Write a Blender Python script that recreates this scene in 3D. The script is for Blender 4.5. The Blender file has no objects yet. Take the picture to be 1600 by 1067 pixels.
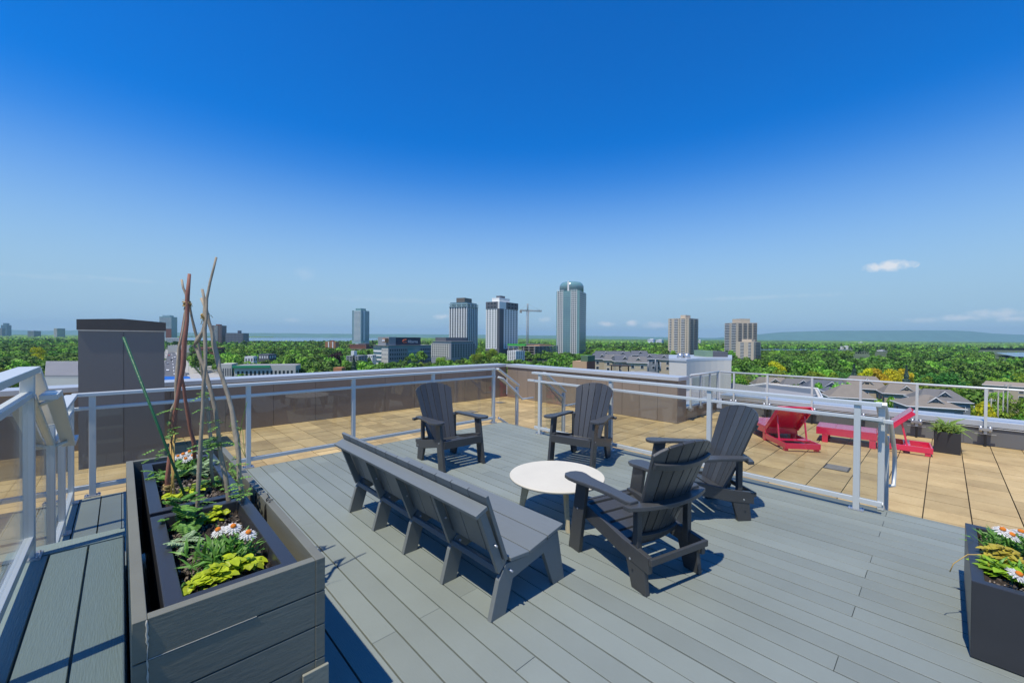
import bpy, math, random
import numpy as np
from mathutils import Matrix, Vector, Quaternion

# ------------------------------------------------------------------ camera, sky, sun, exposure
S = bpy.context.scene
COL = S.collection
FPX, YAW, PITCH, ROLL, EYE = 642.3, .75956, -.00963, -.0074, 1.68
GROUND = -28.0
_s, _c = math.sin(YAW), math.cos(YAW)
_F = np.array([_s, _c, 0.]); _R = np.array([_c, -_s, 0.]); _D = np.array([0, 0, -1.])
F2 = math.cos(PITCH) * _F - math.sin(PITCH) * _D
_D2 = math.cos(PITCH) * _D + math.sin(PITCH) * _F
R3 = math.cos(ROLL) * _R + math.sin(ROLL) * _D2
D3 = -math.sin(ROLL) * _R + math.cos(ROLL) * _D2
EYEP = np.array([0, 0, EYE])

cam = bpy.data.cameras.new('camera')
cam.sensor_fit = 'HORIZONTAL'; cam.sensor_width = 36.0; cam.lens = FPX / 1600 * 36
cam.clip_start = .05; cam.clip_end = 60000
co = bpy.data.objects.new('camera', cam); COL.objects.link(co)
m = Matrix.Identity(4)
for i in range(3):
    m[i][0] = R3[i]; m[i][1] = -D3[i]; m[i][2] = -F2[i]; m[i][3] = EYEP[i]
co.matrix_world = m
S.camera = co

SUN_EL = math.radians(65.5)
SUN_SHADOW_AZ = math.radians(7.0)          # shadows run along +X, a touch towards +Y
ld = Vector((math.cos(SUN_SHADOW_AZ) * math.cos(SUN_EL), math.sin(SUN_SHADOW_AZ) * math.cos(SUN_EL), -math.sin(SUN_EL)))
sun = bpy.data.lights.new('sun', 'SUN'); sun.energy = 4.3; sun.angle = math.radians(.5); sun.color = (1, .93, .79)
so = bpy.data.objects.new('sun', sun); COL.objects.link(so)
so.rotation_euler = ld.to_track_quat('-Z', 'Y').to_euler()

W = bpy.data.worlds.new('World'); S.world = W; W.use_nodes = True
nt = W.node_tree; nt.nodes.clear()
wout = nt.nodes.new('ShaderNodeOutputWorld'); bg = nt.nodes.new('ShaderNodeBackground')
sky = nt.nodes.new('ShaderNodeTexSky'); sky.sky_type = 'NISHITA'; sky.sun_disc = False
sky.sun_elevation = SUN_EL
# the sun stands opposite to where the shadows go
sky.sun_rotation = math.atan2(-ld.x, -ld.y)
sky.altitude = 100; sky.air_density = 1.0; sky.dust_density = 0.0; sky.ozone_density = 3.0
hs = nt.nodes.new('ShaderNodeHueSaturation'); hs.inputs['Saturation'].default_value = 1.5
hs.inputs['Hue'].default_value = .5125; hs.inputs['Value'].default_value = 1.15
nt.links.new(sky.outputs[0], hs.inputs['Color'])
# a few small fair-weather clouds low over the horizon, by direction (they are at infinity)
tc = nt.nodes.new('ShaderNodeTexCoord')
def wmath(op, a, b=None, clamp=False):
    n = nt.nodes.new('ShaderNodeMath'); n.operation = op; n.use_clamp = clamp
    for i, v in enumerate((a, b)):
        if v is None: continue
        if isinstance(v, (int, float)): n.inputs[i].default_value = v
        else: nt.links.new(v, n.inputs[i])
    return n.outputs[0]
def skydir(x, y):
    r = F2 + R3 * (x - 800) / FPX + D3 * (y - 533.5) / FPX
    return r / np.linalg.norm(r)
nz = nt.nodes.new('ShaderNodeTexNoise'); nz.inputs['Scale'].default_value = 55; nz.inputs['Detail'].default_value = 6
nz.inputs['Roughness'].default_value = .62
nt.links.new(tc.outputs['Generated'], nz.inputs['Vector'])
total = None
CLOUDS = [(1390, 416, 27, 8, 1.), (690, 495, 11, 4, .6), (850, 499, 9, 4, .4), (946, 506, 13, 4, .75), (988, 506, 10, 5, .8),
          (1025, 508, 20, 5, .5), (1497, 497, 26, 5, .6), (1560, 490, 34, 7, .55), (1590, 498, 22, 5, .6), (1450, 500, 26, 4, .35),
          (478, 428, 14, 9, .14), (455, 500, 14, 3, .25), (180, 436, 60, 3, .12), (640, 470, 140, 4, .1), (1180, 465, 130, 3, .16), (60, 432, 70, 3, .1)]
for (x, y, rx, ry, a) in CLOUDS:
    d = skydir(x, y); h = np.array([d[1], -d[0], 0]); h /= np.linalg.norm(h); u = np.cross(h, d)
    def dot(vec):
        n = nt.nodes.new('ShaderNodeVectorMath'); n.operation = 'DOT_PRODUCT'
        nt.links.new(tc.outputs['Generated'], n.inputs[0]); n.inputs[1].default_value = vec; return n.outputs['Value']
    k = np.hypot(1, (x - 800) / FPX)
    ex = wmath('MULTIPLY', dot(tuple(h)), FPX * k / rx); ey = wmath('MULTIPLY', dot(tuple(u)), FPX * k / ry)
    r2 = wmath('ADD', wmath('MULTIPLY', ex, ex), wmath('MULTIPLY', ey, ey))
    front = wmath('GREATER_THAN', dot(tuple(d)), 0.5)
    g = wmath('MULTIPLY', wmath('SUBTRACT', 1.25, wmath('POWER', r2, .5)), front)
    nn = wmath('MULTIPLY', wmath('SUBTRACT', nz.outputs['Fac'], .5), 2.6)
    v = wmath('MULTIPLY', wmath('MULTIPLY', wmath('ADD', wmath('MULTIPLY', g, .9), nn), wmath('GREATER_THAN', g, 0)), 1.1, clamp=True)
    v = wmath('MULTIPLY', v, a, clamp=True)
    total = v if total is None else wmath('MAXIMUM', total, v)
mix = nt.nodes.new('ShaderNodeMixRGB'); nt.links.new(total, mix.inputs['Fac'])
# haze painted as pale blue mixed into the sky colour low over the horizon
sep = nt.nodes.new('ShaderNodeSeparateXYZ'); nt.links.new(tc.outputs['Generated'], sep.inputs[0])
mr = nt.nodes.new('ShaderNodeMapRange'); mr.interpolation_type = 'SMOOTHSTEP'; mr.inputs['From Min'].default_value = .03; mr.inputs['From Max'].default_value = .43
mr.inputs['To Min'].default_value = .96; mr.inputs['To Max'].default_value = 0.; nt.links.new(sep.outputs['Z'], mr.inputs['Value'])
low = nt.nodes.new('ShaderNodeMixRGB'); nt.links.new(mr.outputs[0], low.inputs['Fac']); nt.links.new(hs.outputs['Color'], low.inputs['Color1']); low.inputs['Color2'].default_value = (2.25, 3.5, 4.6, 1)
nt.links.new(low.outputs[0], mix.inputs['Color1']); mix.inputs['Color2'].default_value = (4.9, 5.2, 5.6, 1)
nt.links.new(mix.outputs[0], bg.inputs['Color']); bg.inputs['Strength'].default_value = .15
nt.links.new(bg.outputs[0], wout.inputs['Surface'])

S.view_settings.view_transform = 'Standard'; S.view_settings.look = 'None'
S.view_settings.exposure = .06; S.view_settings.gamma = 1; S.view_settings.use_curve_mapping = False
S.render.engine = 'CYCLES'
S.cycles.max_bounces = 8; S.cycles.transparent_max_bounces = 24; S.cycles.caustics_reflective = False; S.cycles.caustics_refractive = False
S.cycles.volume_bounces = 0; S.cycles.use_denoising = True
random.seed(7); rng = np.random.default_rng(7)

def ray(x, y): return F2 + R3 * (x - 800) / FPX + D3 * (y - 533.5) / FPX
def atz(x, y, z):
    r = ray(x, y); return EYEP + r * (z - EYE) / r[2]
def atd(x, y, d): return EYEP + ray(x, y) * d
def horizon(x): return 533.5 + FPX * PITCH + (x - 800) * -ROLL

# ------------------------------------------------------------------ mesh helpers
PW = {}                                     # world matrices of things, kept by hand so nothing waits for a depsgraph update
class MB:
    """collects shapes; build() links them as ONE mesh object"""
    def __init__(s): s.v = []; s.f = []; s.c = []; s.m = []; s.sm = []
    def add(s, vs, fs, col=None, mi=0, smooth=False):
        o = len(s.v); s.v += [tuple(map(float, p)) for p in vs]
        for f in fs:
            s.f.append(tuple(i + o for i in f)); s.c.append(1.0 if col is None else col); s.m.append(mi); s.sm.append(smooth)
        return s
    def box(s, x0, x1, y0, y1, z0, z1, col=None, mi=0):
        v = [(x, y, z) for z in (z0, z1) for y in (y0, y1) for x in (x0, x1)]
        return s.add(v, [(0, 2, 3, 1), (4, 5, 7, 6), (0, 1, 5, 4), (2, 6, 7, 3), (0, 4, 6, 2), (1, 3, 7, 5)], col, mi)
    def obox(s, c, u, v, w, hu, hv, hw, col=None, mi=0):
        c, u, v, w = (np.array(a, float) for a in (c, u, v, w))
        P = [c + u * hu * a + v * hv * b + w * hw * d for d in (-1, 1) for b in (-1, 1) for a in (-1, 1)]
        F = [(0, 2, 3, 1), (4, 5, 7, 6), (0, 1, 5, 4), (2, 6, 7, 3), (0, 4, 6, 2), (1, 3, 7, 5)]
        if np.dot(np.cross(u, v), w) < 0: F = [f[::-1] for f in F]
        return s.add(P, F, col, mi)
    def beam(s, p, q, wid, hei, up=(0, 0, 1), col=None):
        p, q = np.array(p, float), np.array(q, float); d = q - p; L = np.linalg.norm(d); d /= L
        side = np.cross(d, up); side /= np.linalg.norm(side); u2 = np.cross(side, d)
        return s.obox((p + q) / 2, d, side, u2, L / 2, wid / 2, hei / 2, col)
    def prism(s, poly, axis, a, b, col=None):
        """poly: 2-D points; axis 'x': poly is (y,z) from x=a..b; 'y': (x,z); 'z': (x,y)"""
        n = len(poly)
        def P(p, t): return {'x': (t, p[0], p[1]), 'y': (p[0], t, p[1]), 'z': (p[0], p[1], t)}[axis]
        vs = [P(p, a) for p in poly] + [P(p, b) for p in poly]
        area = sum(poly[i][0] * poly[(i + 1) % n][1] - poly[(i + 1) % n][0] * poly[i][1] for i in range(n))
        flip = (area > 0) ^ (axis == 'y')
        F = [tuple(range(n)), tuple(range(2 * n - 1, n - 1, -1))] + [(i, n + i, n + (i + 1) % n, (i + 1) % n) for i in range(n)]
        if b < a: flip = not flip
        if flip: F = [f[::-1] for f in F]
        return s.add(vs, F, col)
    def tube(s, pts, rad, k=8, col=None, smooth=True, cap=True):
        pts = [np.array(p, float) for p in pts]; n = len(pts)
        if isinstance(rad, (int, float)): rad = [rad] * n
        vs = []; ref = np.array([.3, .2, .93])
        for i, p in enumerate(pts):
            d = pts[min(i + 1, n - 1)] - pts[max(i - 1, 0)]; d /= (np.linalg.norm(d) + 1e-9)
            a = np.cross(d, ref)
            if np.linalg.norm(a) < .15: a = np.cross(d, (1, 0, 0))
            a /= np.linalg.norm(a); b = np.cross(d, a)
            for j in range(k):
                t = 2 * math.pi * j / k; vs.append(p + rad[i] * (math.cos(t) * a + math.sin(t) * b))
        F = [(i * k + j, i * k + (j + 1) % k, (i + 1) * k + (j + 1) % k, (i + 1) * k + j) for i in range(n - 1) for j in range(k)]
        s.add(vs, F, col, 0, smooth)
        if cap:
            o = len(s.v) - n * k
            s.f.append(tuple(o + j for j in range(k - 1, -1, -1))); s.f.append(tuple(o + (n - 1) * k + j for j in range(k)))
            for _ in range(2): s.c.append(1.0 if col is None else col); s.m.append(0); s.sm.append(False)
        return s
    def lathe(s, prof, c=(0, 0, 0), k=32, col=None, smooth=True):
        n = len(prof); vs = [(c[0] + r * math.cos(2 * math.pi * j / k), c[1] + r * math.sin(2 * math.pi * j / k), c[2] + z) for r, z in prof for j in range(k)]
        F = [(i * k + j, i * k + (j + 1) % k, (i + 1) * k + (j + 1) % k, (i + 1) * k + j) for i in range(n - 1) for j in range(k)]
        s.add(vs, F, col, 0, smooth)
        o = len(s.v) - n * k
        s.f.append(tuple(o + j for j in range(k - 1, -1, -1))); s.f.append(tuple(o + (n - 1) * k + j for j in range(k)))
        for _ in range(2): s.c.append(1.0 if col is None else col); s.m.append(0); s.sm.append(False)
        return s
    def leaf(s, base, d, up, L, wd, droop=.25, col=None):
        """a folded, drooping leaf of 4 faces"""
        base = np.array(base, float); d = np.array(d, float); d /= np.linalg.norm(d)
        side = np.cross(d, up); side /= (np.linalg.norm(side) + 1e-9); n = np.cross(side, d)
        p = [base, base + d * L * .5 + n * L * .06, base + d * L - n * L * droop]
        l1 = base + d * L * .42 + side * wd * .5 + n * wd * .12; r1 = base + d * L * .42 - side * wd * .5 + n * wd * .12
        l2 = base + d * L * .78 + side * wd * .3 - n * L * droop * .5 + n * wd * .05; r2 = base + d * L * .78 - side * wd * .3 - n * L * droop * .5 + n * wd * .05
        mid2 = base + d * L * .78 - n * L * droop * .5
        return s.add([p[0], l1, p[1], r1, l2, mid2, r2, p[2]], [(0, 2, 1), (0, 3, 2), (1, 2, 5, 4), (2, 3, 6, 5), (4, 5, 7), (5, 6, 7)], col)
    def build(s, name, mat, parent=None, bevel=0, smooth=False, autosmooth=False):
        return link_mesh(name, np.array(s.v, float).reshape(-1, 3), s.f, mat, parent, s.c, s.sm, bevel, smooth, s.m)

def link_mesh(name, V, F, mat, parent=None, cols=None, sm=None, bevel=0, smooth=False, mi=None):
    if parent is not None and parent.name in PW:
        inv = np.array(PW[parent.name].inverted()); V = V @ inv[:3, :3].T + inv[:3, 3]
    me = bpy.data.meshes.new(name); me.from_pydata(V.tolist(), [], [list(f) for f in F])
    mats = mat if isinstance(mat, (list, tuple)) else [mat]
    for mm in mats: me.materials.append(mm)
    if mi is not None and len(mats) > 1: me.polygons.foreach_set('material_index', mi)
    if cols is not None:
        a = me.attributes.new('tint', 'FLOAT', 'FACE'); a.data.foreach_set('value', np.array(cols, np.float32))
    if smooth: me.polygons.foreach_set('use_smooth', [True] * len(F))
    elif sm is not None: me.polygons.foreach_set('use_smooth', sm)
    o = bpy.data.objects.new(name, me); COL.objects.link(o)
    if parent is not None:
        o.parent = parent
        if parent.name in PW: PW[o.name] = PW[parent.name].copy()
    else: PW[o.name] = Matrix.Identity(4)
    if bevel:
        b = o.modifiers.new('bevel', 'BEVEL'); b.width = bevel; b.segments = 2; b.limit_method = 'ANGLE'; b.angle_limit = math.radians(40)
    return o

def thing(name, label, cat, loc=(0, 0, 0), rotz=0, group=None):
    o = bpy.data.objects.new(name, None); COL.objects.link(o); o.empty_display_size = .2
    o.location = loc; o.rotation_euler = (0, 0, rotz)
    PW[o.name] = Matrix.Translation(loc) @ Matrix.Rotation(rotz, 4, 'Z')
    return tag(o, label, cat, group)
def tag(o, label=None, cat=None, group=None, kind=None):
    if label: o['label'] = label
    if cat: o['category'] = cat
    if group: o['group'] = group
    if kind: o['kind'] = kind
    return o
def struct(o): o['kind'] = 'structure'; return o
def copy_tree(src, loc=None, rotz=None, label=None, parent=None, scale=None):
    c = src.copy(); COL.objects.link(c)
    if parent is not None: c.parent = parent
    if loc is not None: c.location = loc
    if rotz is not None: c.rotation_euler = (0, 0, rotz)
    if scale is not None: c.scale = scale if isinstance(scale, (tuple, list)) else (scale,) * 3
    if label: c['label'] = label
    for ch in list(src.children): copy_tree(ch, parent=c)
    return c

# ------------------------------------------------------------------ materials (all procedural)
MATS = {}
def mat(name, color, rough=.6, metallic=0., spec=.5, noise=.12, nscale=6., stretch=(1, 1, 1), bump=0., bscale=40., tint=0., coord='Object',
        transl=0., objrand=0., coat=0., noise2=0., n2scale=.6, huevar=0.):
    if name in MATS: return MATS[name]
    M = bpy.data.materials.new(name); M.use_nodes = True; t = M.node_tree; N = t.nodes; Lk = t.links
    b = N['Principled BSDF']; b.inputs['Roughness'].default_value = rough; b.inputs['Metallic'].default_value = metallic
    b.inputs['Specular IOR Level'].default_value = spec
    if coat: b.inputs['Coat Weight'].default_value = coat; b.inputs['Coat Roughness'].default_value = .15
    tcn = N.new('ShaderNodeTexCoord')
    if coord == 'World':
        g = N.new('ShaderNodeNewGeometry'); vec = g.outputs['Position']
    else: vec = tcn.outputs[coord]
    mp = N.new('ShaderNodeMapping'); mp.inputs['Scale'].default_value = stretch; Lk.new(vec, mp.inputs['Vector'])
    n1 = N.new('ShaderNodeTexNoise'); n1.inputs['Scale'].default_value = nscale; n1.inputs['Detail'].default_value = 6; n1.inputs['Roughness'].default_value = .65
    Lk.new(mp.outputs[0], n1.inputs['Vector'])
    def math_(op, a, bb):
        n = N.new('ShaderNodeMath'); n.operation = op
        for i, v in enumerate((a, bb)):
            if isinstance(v, (int, float)): n.inputs[i].default_value = v
            else: Lk.new(v, n.inputs[i])
        return n.outputs[0]
    val = math_('ADD', math_('MULTIPLY', math_('SUBTRACT', n1.outputs['Fac'], .5), noise * 3.2), 1.0)
    if noise2:
        n2 = N.new('ShaderNodeTexNoise'); n2.inputs['Scale'].default_value = n2scale; n2.inputs['Detail'].default_value = 3
        Lk.new(vec, n2.inputs['Vector'])
        val = math_('MULTIPLY', val, math_('ADD', math_('MULTIPLY', math_('SUBTRACT', n2.outputs['Fac'], .5), noise2 * 3.2), 1.0))
    if tint:
        at = N.new('ShaderNodeAttribute'); at.attribute_name = 'tint'
        val = math_('MULTIPLY', val, math_('ADD', math_('MULTIPLY', math_('SUBTRACT', at.outputs['Fac'], 1.0), tint), 1.0))
    if objrand:
        oi = N.new('ShaderNodeObjectInfo')
        val = math_('MULTIPLY', val, math_('ADD', math_('MULTIPLY', math_('SUBTRACT', oi.outputs['Random'], .5), objrand * 2), 1.0))
    vm = N.new('ShaderNodeVectorMath'); vm.operation = 'SCALE'; vm.inputs[0].default_value = color[:3]; Lk.new(val, vm.inputs['Scale'])
    col = vm.outputs[0]
    if huevar:
        oi2 = N.new('ShaderNodeObjectInfo'); hv = N.new('ShaderNodeHueSaturation'); n4 = N.new('ShaderNodeTexNoise'); n4.inputs['Scale'].default_value = .011; g4 = N.new('ShaderNodeNewGeometry'); Lk.new(g4.outputs['Position'], n4.inputs['Vector'])
        hsum = math_('ADD', math_('MULTIPLY', math_('SUBTRACT', oi2.outputs['Random'], .5), huevar), math_('MULTIPLY', math_('SUBTRACT', n4.outputs['Fac'], .5), huevar * 1.6))
        Lk.new(math_('ADD', hsum, .5), hv.inputs['Hue']); Lk.new(col, hv.inputs['Color']); col = hv.outputs[0]
    Lk.new(col, b.inputs['Base Color'])
    if bump:
        n3 = N.new('ShaderNodeTexNoise'); n3.inputs['Scale'].default_value = bscale; n3.inputs['Detail'].default_value = 5
        Lk.new(mp.outputs[0], n3.inputs['Vector'])
        bp = N.new('ShaderNodeBump'); bp.inputs['Strength'].default_value = bump; bp.inputs['Distance'].default_value = .01
        Lk.new(n3.outputs['Fac'], bp.inputs['Height']); Lk.new(bp.outputs[0], b.inputs['Normal'])
    if transl:
        tr = N.new('ShaderNodeBsdfTranslucent'); Lk.new(col, tr.inputs['Color'])
        mx = N.new('ShaderNodeMixShader'); mx.inputs[0].default_value = transl
        Lk.new(b.outputs[0], mx.inputs[1]); Lk.new(tr.outputs[0], mx.inputs[2]); Lk.new(mx.outputs[0], N['Material Output'].inputs['Surface'])
    MATS[name] = M; return M

def glass_mat(name, tint=(.86, .88, .87), f=1.0, rough=0.0):
    if name in MATS: return MATS[name]
    M = bpy.data.materials.new(name); M.use_nodes = True; t = M.node_tree; N = t.nodes; Lk = t.links
    N.remove(N['Principled BSDF'])
    tr = N.new('ShaderNodeBsdfTransparent'); tr.inputs['Color'].default_value = (*tint, 1)
    gl = N.new('ShaderNodeBsdfGlossy'); gl.inputs['Roughness'].default_value = rough; gl.inputs['Color'].default_value = (1, 1, 1, 1)
    fr = N.new('ShaderNodeFresnel'); ge = N.new('ShaderNodeNewGeometry'); io = N.new('ShaderNodeMapRange')
    io.inputs['To Min'].default_value = 1.5; io.inputs['To Max'].default_value = 1 / 1.5      # same reflectance entering and leaving the pane
    Lk.new(ge.outputs['Backfacing'], io.inputs['Value']); Lk.new(io.outputs[0], fr.inputs['IOR'])
    mu = N.new('ShaderNodeMath'); mu.operation = 'MULTIPLY'; mu.inputs[1].default_value = f; mu.use_clamp = True; Lk.new(fr.outputs[0], mu.inputs[0])
    mx = N.new('ShaderNodeMixShader'); Lk.new(mu.outputs[0], mx.inputs[0]); Lk.new(tr.outputs[0], mx.inputs[1]); Lk.new(gl.outputs[0], mx.inputs[2])
    Lk.new(mx.outputs[0], N['Material Output'].inputs['Surface']); MATS[name] = M; return M

DECK = mat('deck_composite', (.226, .257, .232), rough=.6, noise=.055, nscale=30, stretch=(9, .7, 1), bump=.22, bscale=34, tint=1., noise2=.10, n2scale=1.6, coord='World')
WALK = mat('walkway_composite', (.2, .255, .235), rough=.5, noise=.07, nscale=14, stretch=(9, .7, 1), bump=.3, bscale=22, tint=1., noise2=.06, n2scale=.9, coord='World')
ALU = mat('grey_aluminium', (.60, .63, .62), rough=.36, metallic=.12, noise=.02, nscale=3)
GALV = mat('clamp_steel', (.5, .52, .55), rough=.35, metallic=.7, noise=.05)
GLASS = glass_mat('railing_glass', (.9, .915, .905))
CLAD = mat('brown_cladding', (.25, .205, .165), rough=.42, noise=.07, nscale=5, stretch=(1.5, 1.5, .2), spec=.5, noise2=.06, n2scale=.8, tint=1.)
CLADG = mat('grey_cladding', (.155, .157, .16), rough=.4, noise=.03, nscale=2)
COPING = mat('coping_metal', (.5, .53, .56), rough=.36, metallic=.2, noise=.04, nscale=1.2)
SEALANT = mat('white_sealant', (.7, .7, .68), rough=.7)
HDPE = mat('charcoal_plastic', (.056, .059, .061), rough=.34, noise=.12, nscale=18, stretch=(3, 3, 1), bump=.12, bscale=60, tint=1.)
BENCHM = mat('grey_lumber', (.168, .188, .19), rough=.42, noise=.05, nscale=10, stretch=(4, .6, 4), bump=.06, bscale=60, tint=1.)
TOPW = mat('cream_tabletop', (.69, .64, .51), rough=.5, noise=.03, nscale=9, noise2=.05, n2scale=3)
PLYW = mat('pale_plywood', (.56, .49, .33), rough=.55, noise=.05, nscale=12, stretch=(1, 1, 8))
RED = mat('red_lacquer', (.72, .014, .085), rough=.3, noise=.03, coat=1.0, spec=.7)
WOODP = mat('painted_planter_wood', (.17, .172, .138), rough=.6, noise=.09, nscale=5, stretch=(.8, .8, 4), bump=.12, bscale=22, tint=1., noise2=.08, n2scale=2.5)
POTM = mat('black_resin', (.036, .039, .046), rough=.34, noise=.12, nscale=4, noise2=.1, bump=.03, bscale=120)
SOIL = mat('potting_soil', (.035, .026, .02), rough=.95, noise=.35, nscale=60, tint=1., bump=.8, bscale=140)
GRIT = mat('soil_grit', (.22, .18, .14), rough=.9, noise=.2, tint=1.)
LEAFG = mat('leaf_green', (.15, .34, .05), rough=.5, noise=.1, nscale=30, tint=1., transl=.3)
LEAFF = mat('feathery_green', (.2, .4, .075), rough=.55, noise=.1, nscale=30, tint=1., transl=.3)
LIME = mat('lime_leaf', (.5, .6, .02), rough=.5, noise=.08, nscale=30, tint=1., transl=.3)
AMBER = mat('amber_leaf', (.52, .43, .05), rough=.5, noise=.15, nscale=25, tint=1., transl=.25)
GREY_LEAF = mat('grey_green_leaf', (.33, .46, .24), rough=.6, noise=.1, nscale=30, tint=1., transl=.2)
PETAL = mat('white_petal', (.78, .77, .74), rough=.6, noise=.03, tint=1., transl=.25)
DISC = mat('orange_flower_disc', (.72, .2, .01), rough=.8, noise=.2, nscale=200, bump=.5, bscale=300)
STICK = mat('grey_branch', (.36, .30, .22), rough=.85, noise=.25, nscale=14, stretch=(1, 1, .4), bump=.5, bscale=40, tint=1.)
STICKR = mat('reddish_branch', (.3, .125, .085), rough=.7, noise=.25, nscale=12, stretch=(1, 1, .4), bump=.4, bscale=40, tint=1.)
TWINE = mat('jute_twine', (.42, .3, .12), rough=.9, noise=.2, nscale=80)
BAMBOO = mat('bamboo_cane', (.55, .36, .1), rough=.6, noise=.12, nscale=30)
GREENP = mat('green_coated_stake', (.015, .11, .04), rough=.4, noise=.08, nscale=60, bump=.3, bscale=200)
BLACK = mat('black_rubber', (.015, .015, .017), rough=.5)
WHITEP = mat('white_plastic', (.75, .76, .77), rough=.5)
# ------------------------------------------------------------------ the roof terrace: pavers, deck, walkway
PAV_Z = -.36
def paver_material():
    M = bpy.data.materials.new('concrete_pavers'); M.use_nodes = True; t = M.node_tree; N = t.nodes; Lk = t.links; b = N['Principled BSDF']
    b.inputs['Roughness'].default_value = .8
    g = N.new('ShaderNodeNewGeometry'); at = N.new('ShaderNodeAttribute'); at.attribute_name = 'tint'
    n1 = N.new('ShaderNodeTexNoise'); n1.inputs['Scale'].default_value = 2.2; n1.inputs['Detail'].default_value = 7; n1.inputs['Roughness'].default_value = .7
    mp = N.new('ShaderNodeMapping'); mp.inputs['Scale'].default_value = (1, 1, 1); Lk.new(g.outputs['Position'], mp.inputs['Vector']); Lk.new(mp.outputs[0], n1.inputs['Vector'])
    n2 = N.new('ShaderNodeTexNoise'); n2.inputs['Scale'].default_value = 120; n2.inputs['Detail'].default_value = 3; Lk.new(g.outputs['Position'], n2.inputs['Vector'])
    cr = N.new('ShaderNodeValToRGB'); e = cr.color_ramp.elements
    e[0].position = .3; e[0].color = (.38, .265, .12, 1); e[1].position = .72; e[1].color = (.54, .40, .195, 1)
    ne = e.new(.5); ne.color = (.47, .34, .155, 1)
    Lk.new(n1.outputs['Fac'], cr.inputs['Fac'])
    def mth(op, a, c):
        n = N.new('ShaderNodeMath'); n.operation = op
        for i, v in enumerate((a, c)):
            if isinstance(v, (int, float)): n.inputs[i].default_value = v
            else: Lk.new(v, n.inputs[i])
        return n.outputs[0]
    k = mth('MULTIPLY', at.outputs['Fac'], mth('ADD', mth('MULTIPLY', mth('SUBTRACT', n2.outputs['Fac'], .5), .5), 1.))
    vm = N.new('ShaderNodeVectorMath'); vm.operation = 'SCALE'; Lk.new(cr.outputs[0], vm.inputs[0]); Lk.new(k, vm.inputs['Scale'])
    Lk.new(vm.outputs[0], b.inputs['Base Color'])
    bp = N.new('ShaderNodeBump'); bp.inputs['Strength'].default_value = .25; bp.inputs['Distance'].default_value = .004
    Lk.new(n2.outputs['Fac'], bp.inputs['Height']); Lk.new(bp.outputs[0], b.inputs['Normal'])
    return M
PAVER = paver_material()
GAPM = mat('dark_bedding', (.05, .04, .03), rough=.95, noise=.2, nscale=20)
pv = MB(); step = .39; gap = .011
for i in range(-16, 33):
    for j in range(-12, 28):
        x0 = i * step + .11; y0 = j * step + .16
        x1, y1 = x0 + step - gap, y0 + step - gap
        if x0 > 12.3 or y0 > 10.55 or (x0 > 9.75 and y0 > 4.42): continue
        dz = rng.normal(0, .0012); c = 1 + rng.normal(0, .1)
        if rng.random() < .08: c *= .86
        pv.add([(x0, y0, PAV_Z - .04), (x1, y0, PAV_Z - .04), (x1, y1, PAV_Z - .04), (x0, y1, PAV_Z - .04),
                (x0, y0, PAV_Z + dz), (x1, y0, PAV_Z + dz), (x1, y1, PAV_Z + dz), (x0, y1, PAV_Z + dz)],
               [(4, 5, 6, 7), (0, 1, 5, 4), (1, 2, 6, 5), (2, 3, 7, 6), (3, 0, 4, 7)], c)
struct(pv.build('paver_terrace', PAVER))
struct(MB().box(-7, 13, -5, 11, PAV_Z - .3, PAV_Z - .03).build('terrace_slab', GAPM))

# deck boards: real boards with gaps and butt joints
DX0, DX1, DY0, DY1 = -.40, 5.50, -3.0, 6.02
def boards(mb, x0, x1, y0, y1, zt, pitch, phase, joints, gap=.0085, th=.025, var=.05):
    x = phase - math.ceil((phase - x0) / pitch) * pitch; k = 0
    while x < x1:
        a, b = max(x + gap / 2, x0), min(x + pitch - gap / 2, x1)
        if b - a > .02:
            cuts = sorted([y0, y1] + [c for c in joints(k) if y0 + .2 < c < y1 - .2])
            for p, q in zip(cuts[:-1], cuts[1:]):
                c = 1 + rng.normal(0, var); dz = rng.normal(0, .0006); e = .0016
                p2, q2 = p + .0012, q - .0012; z0, z1 = zt - th, zt + dz
                V = [(a, p2, z0), (b, p2, z0), (b, q2, z0), (a, q2, z0), (a, p2, z1 - e), (b, p2, z1 - e), (b, q2, z1 - e), (a, q2, z1 - e),
                     (a + e, p2 + e, z1), (b - e, p2 + e, z1), (b - e, q2 - e, z1), (a + e, q2 - e, z1)]
                F = [(8, 9, 10, 11)]
                for i in range(4):
                    j = (i + 1) % 4; F += [(i, j, 4 + j, 4 + i), (4 + i, 4 + j, 8 + j, 8 + i)]
                mb.add(V, F, c)
        x += pitch; k += 1
jr = random.Random(3)
def deck_joints(k):
    base = .37 if k % 2 == 0 else 2.14
    return [base + 3.54 * n for n in (-1, 0, 1, 2)] if k % 5 else [base + 1.1 + 3.54 * n for n in (-1, 0, 1)]
db = MB(); boards(db, .0, DX1 - .028, DY0, DY1, 0, .1485, 2.772, deck_joints)
boards(db, DX0, -.004, 3.75, DY1, 0, .155, .0, lambda k: [])
struct(db.build('deck', DECK))
fs = MB(); fs.box(DX0, DX1, DY1 + .004, DY1 + .03, -.22, -.002, .8); fs.box(DX1 - .026, DX1, DY0, DY1, -.22, -.002, .8); fs.box(DX0 - .03, DX0 - .004, 3.6, DY1, -.22, -.002, .8)
struct(fs.build('deck_fascia', DECK))
dj = MB()
for y in np.arange(DY0 + .2, DY1, .41): dj.box(DX0 + .05, DX1 - .05, y, y + .04, -.2, -.03)
dj.box(DX0 + .02, DX1 - .04, DY0, DY1 - .03, -.25, -.21)  # added near-black sheet below the joists, painting the shade seen through the gaps
struct(dj.build('joists_and_gap_shade', mat('joist_gap_shade', (.03, .028, .025), rough=.9)))
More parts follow.
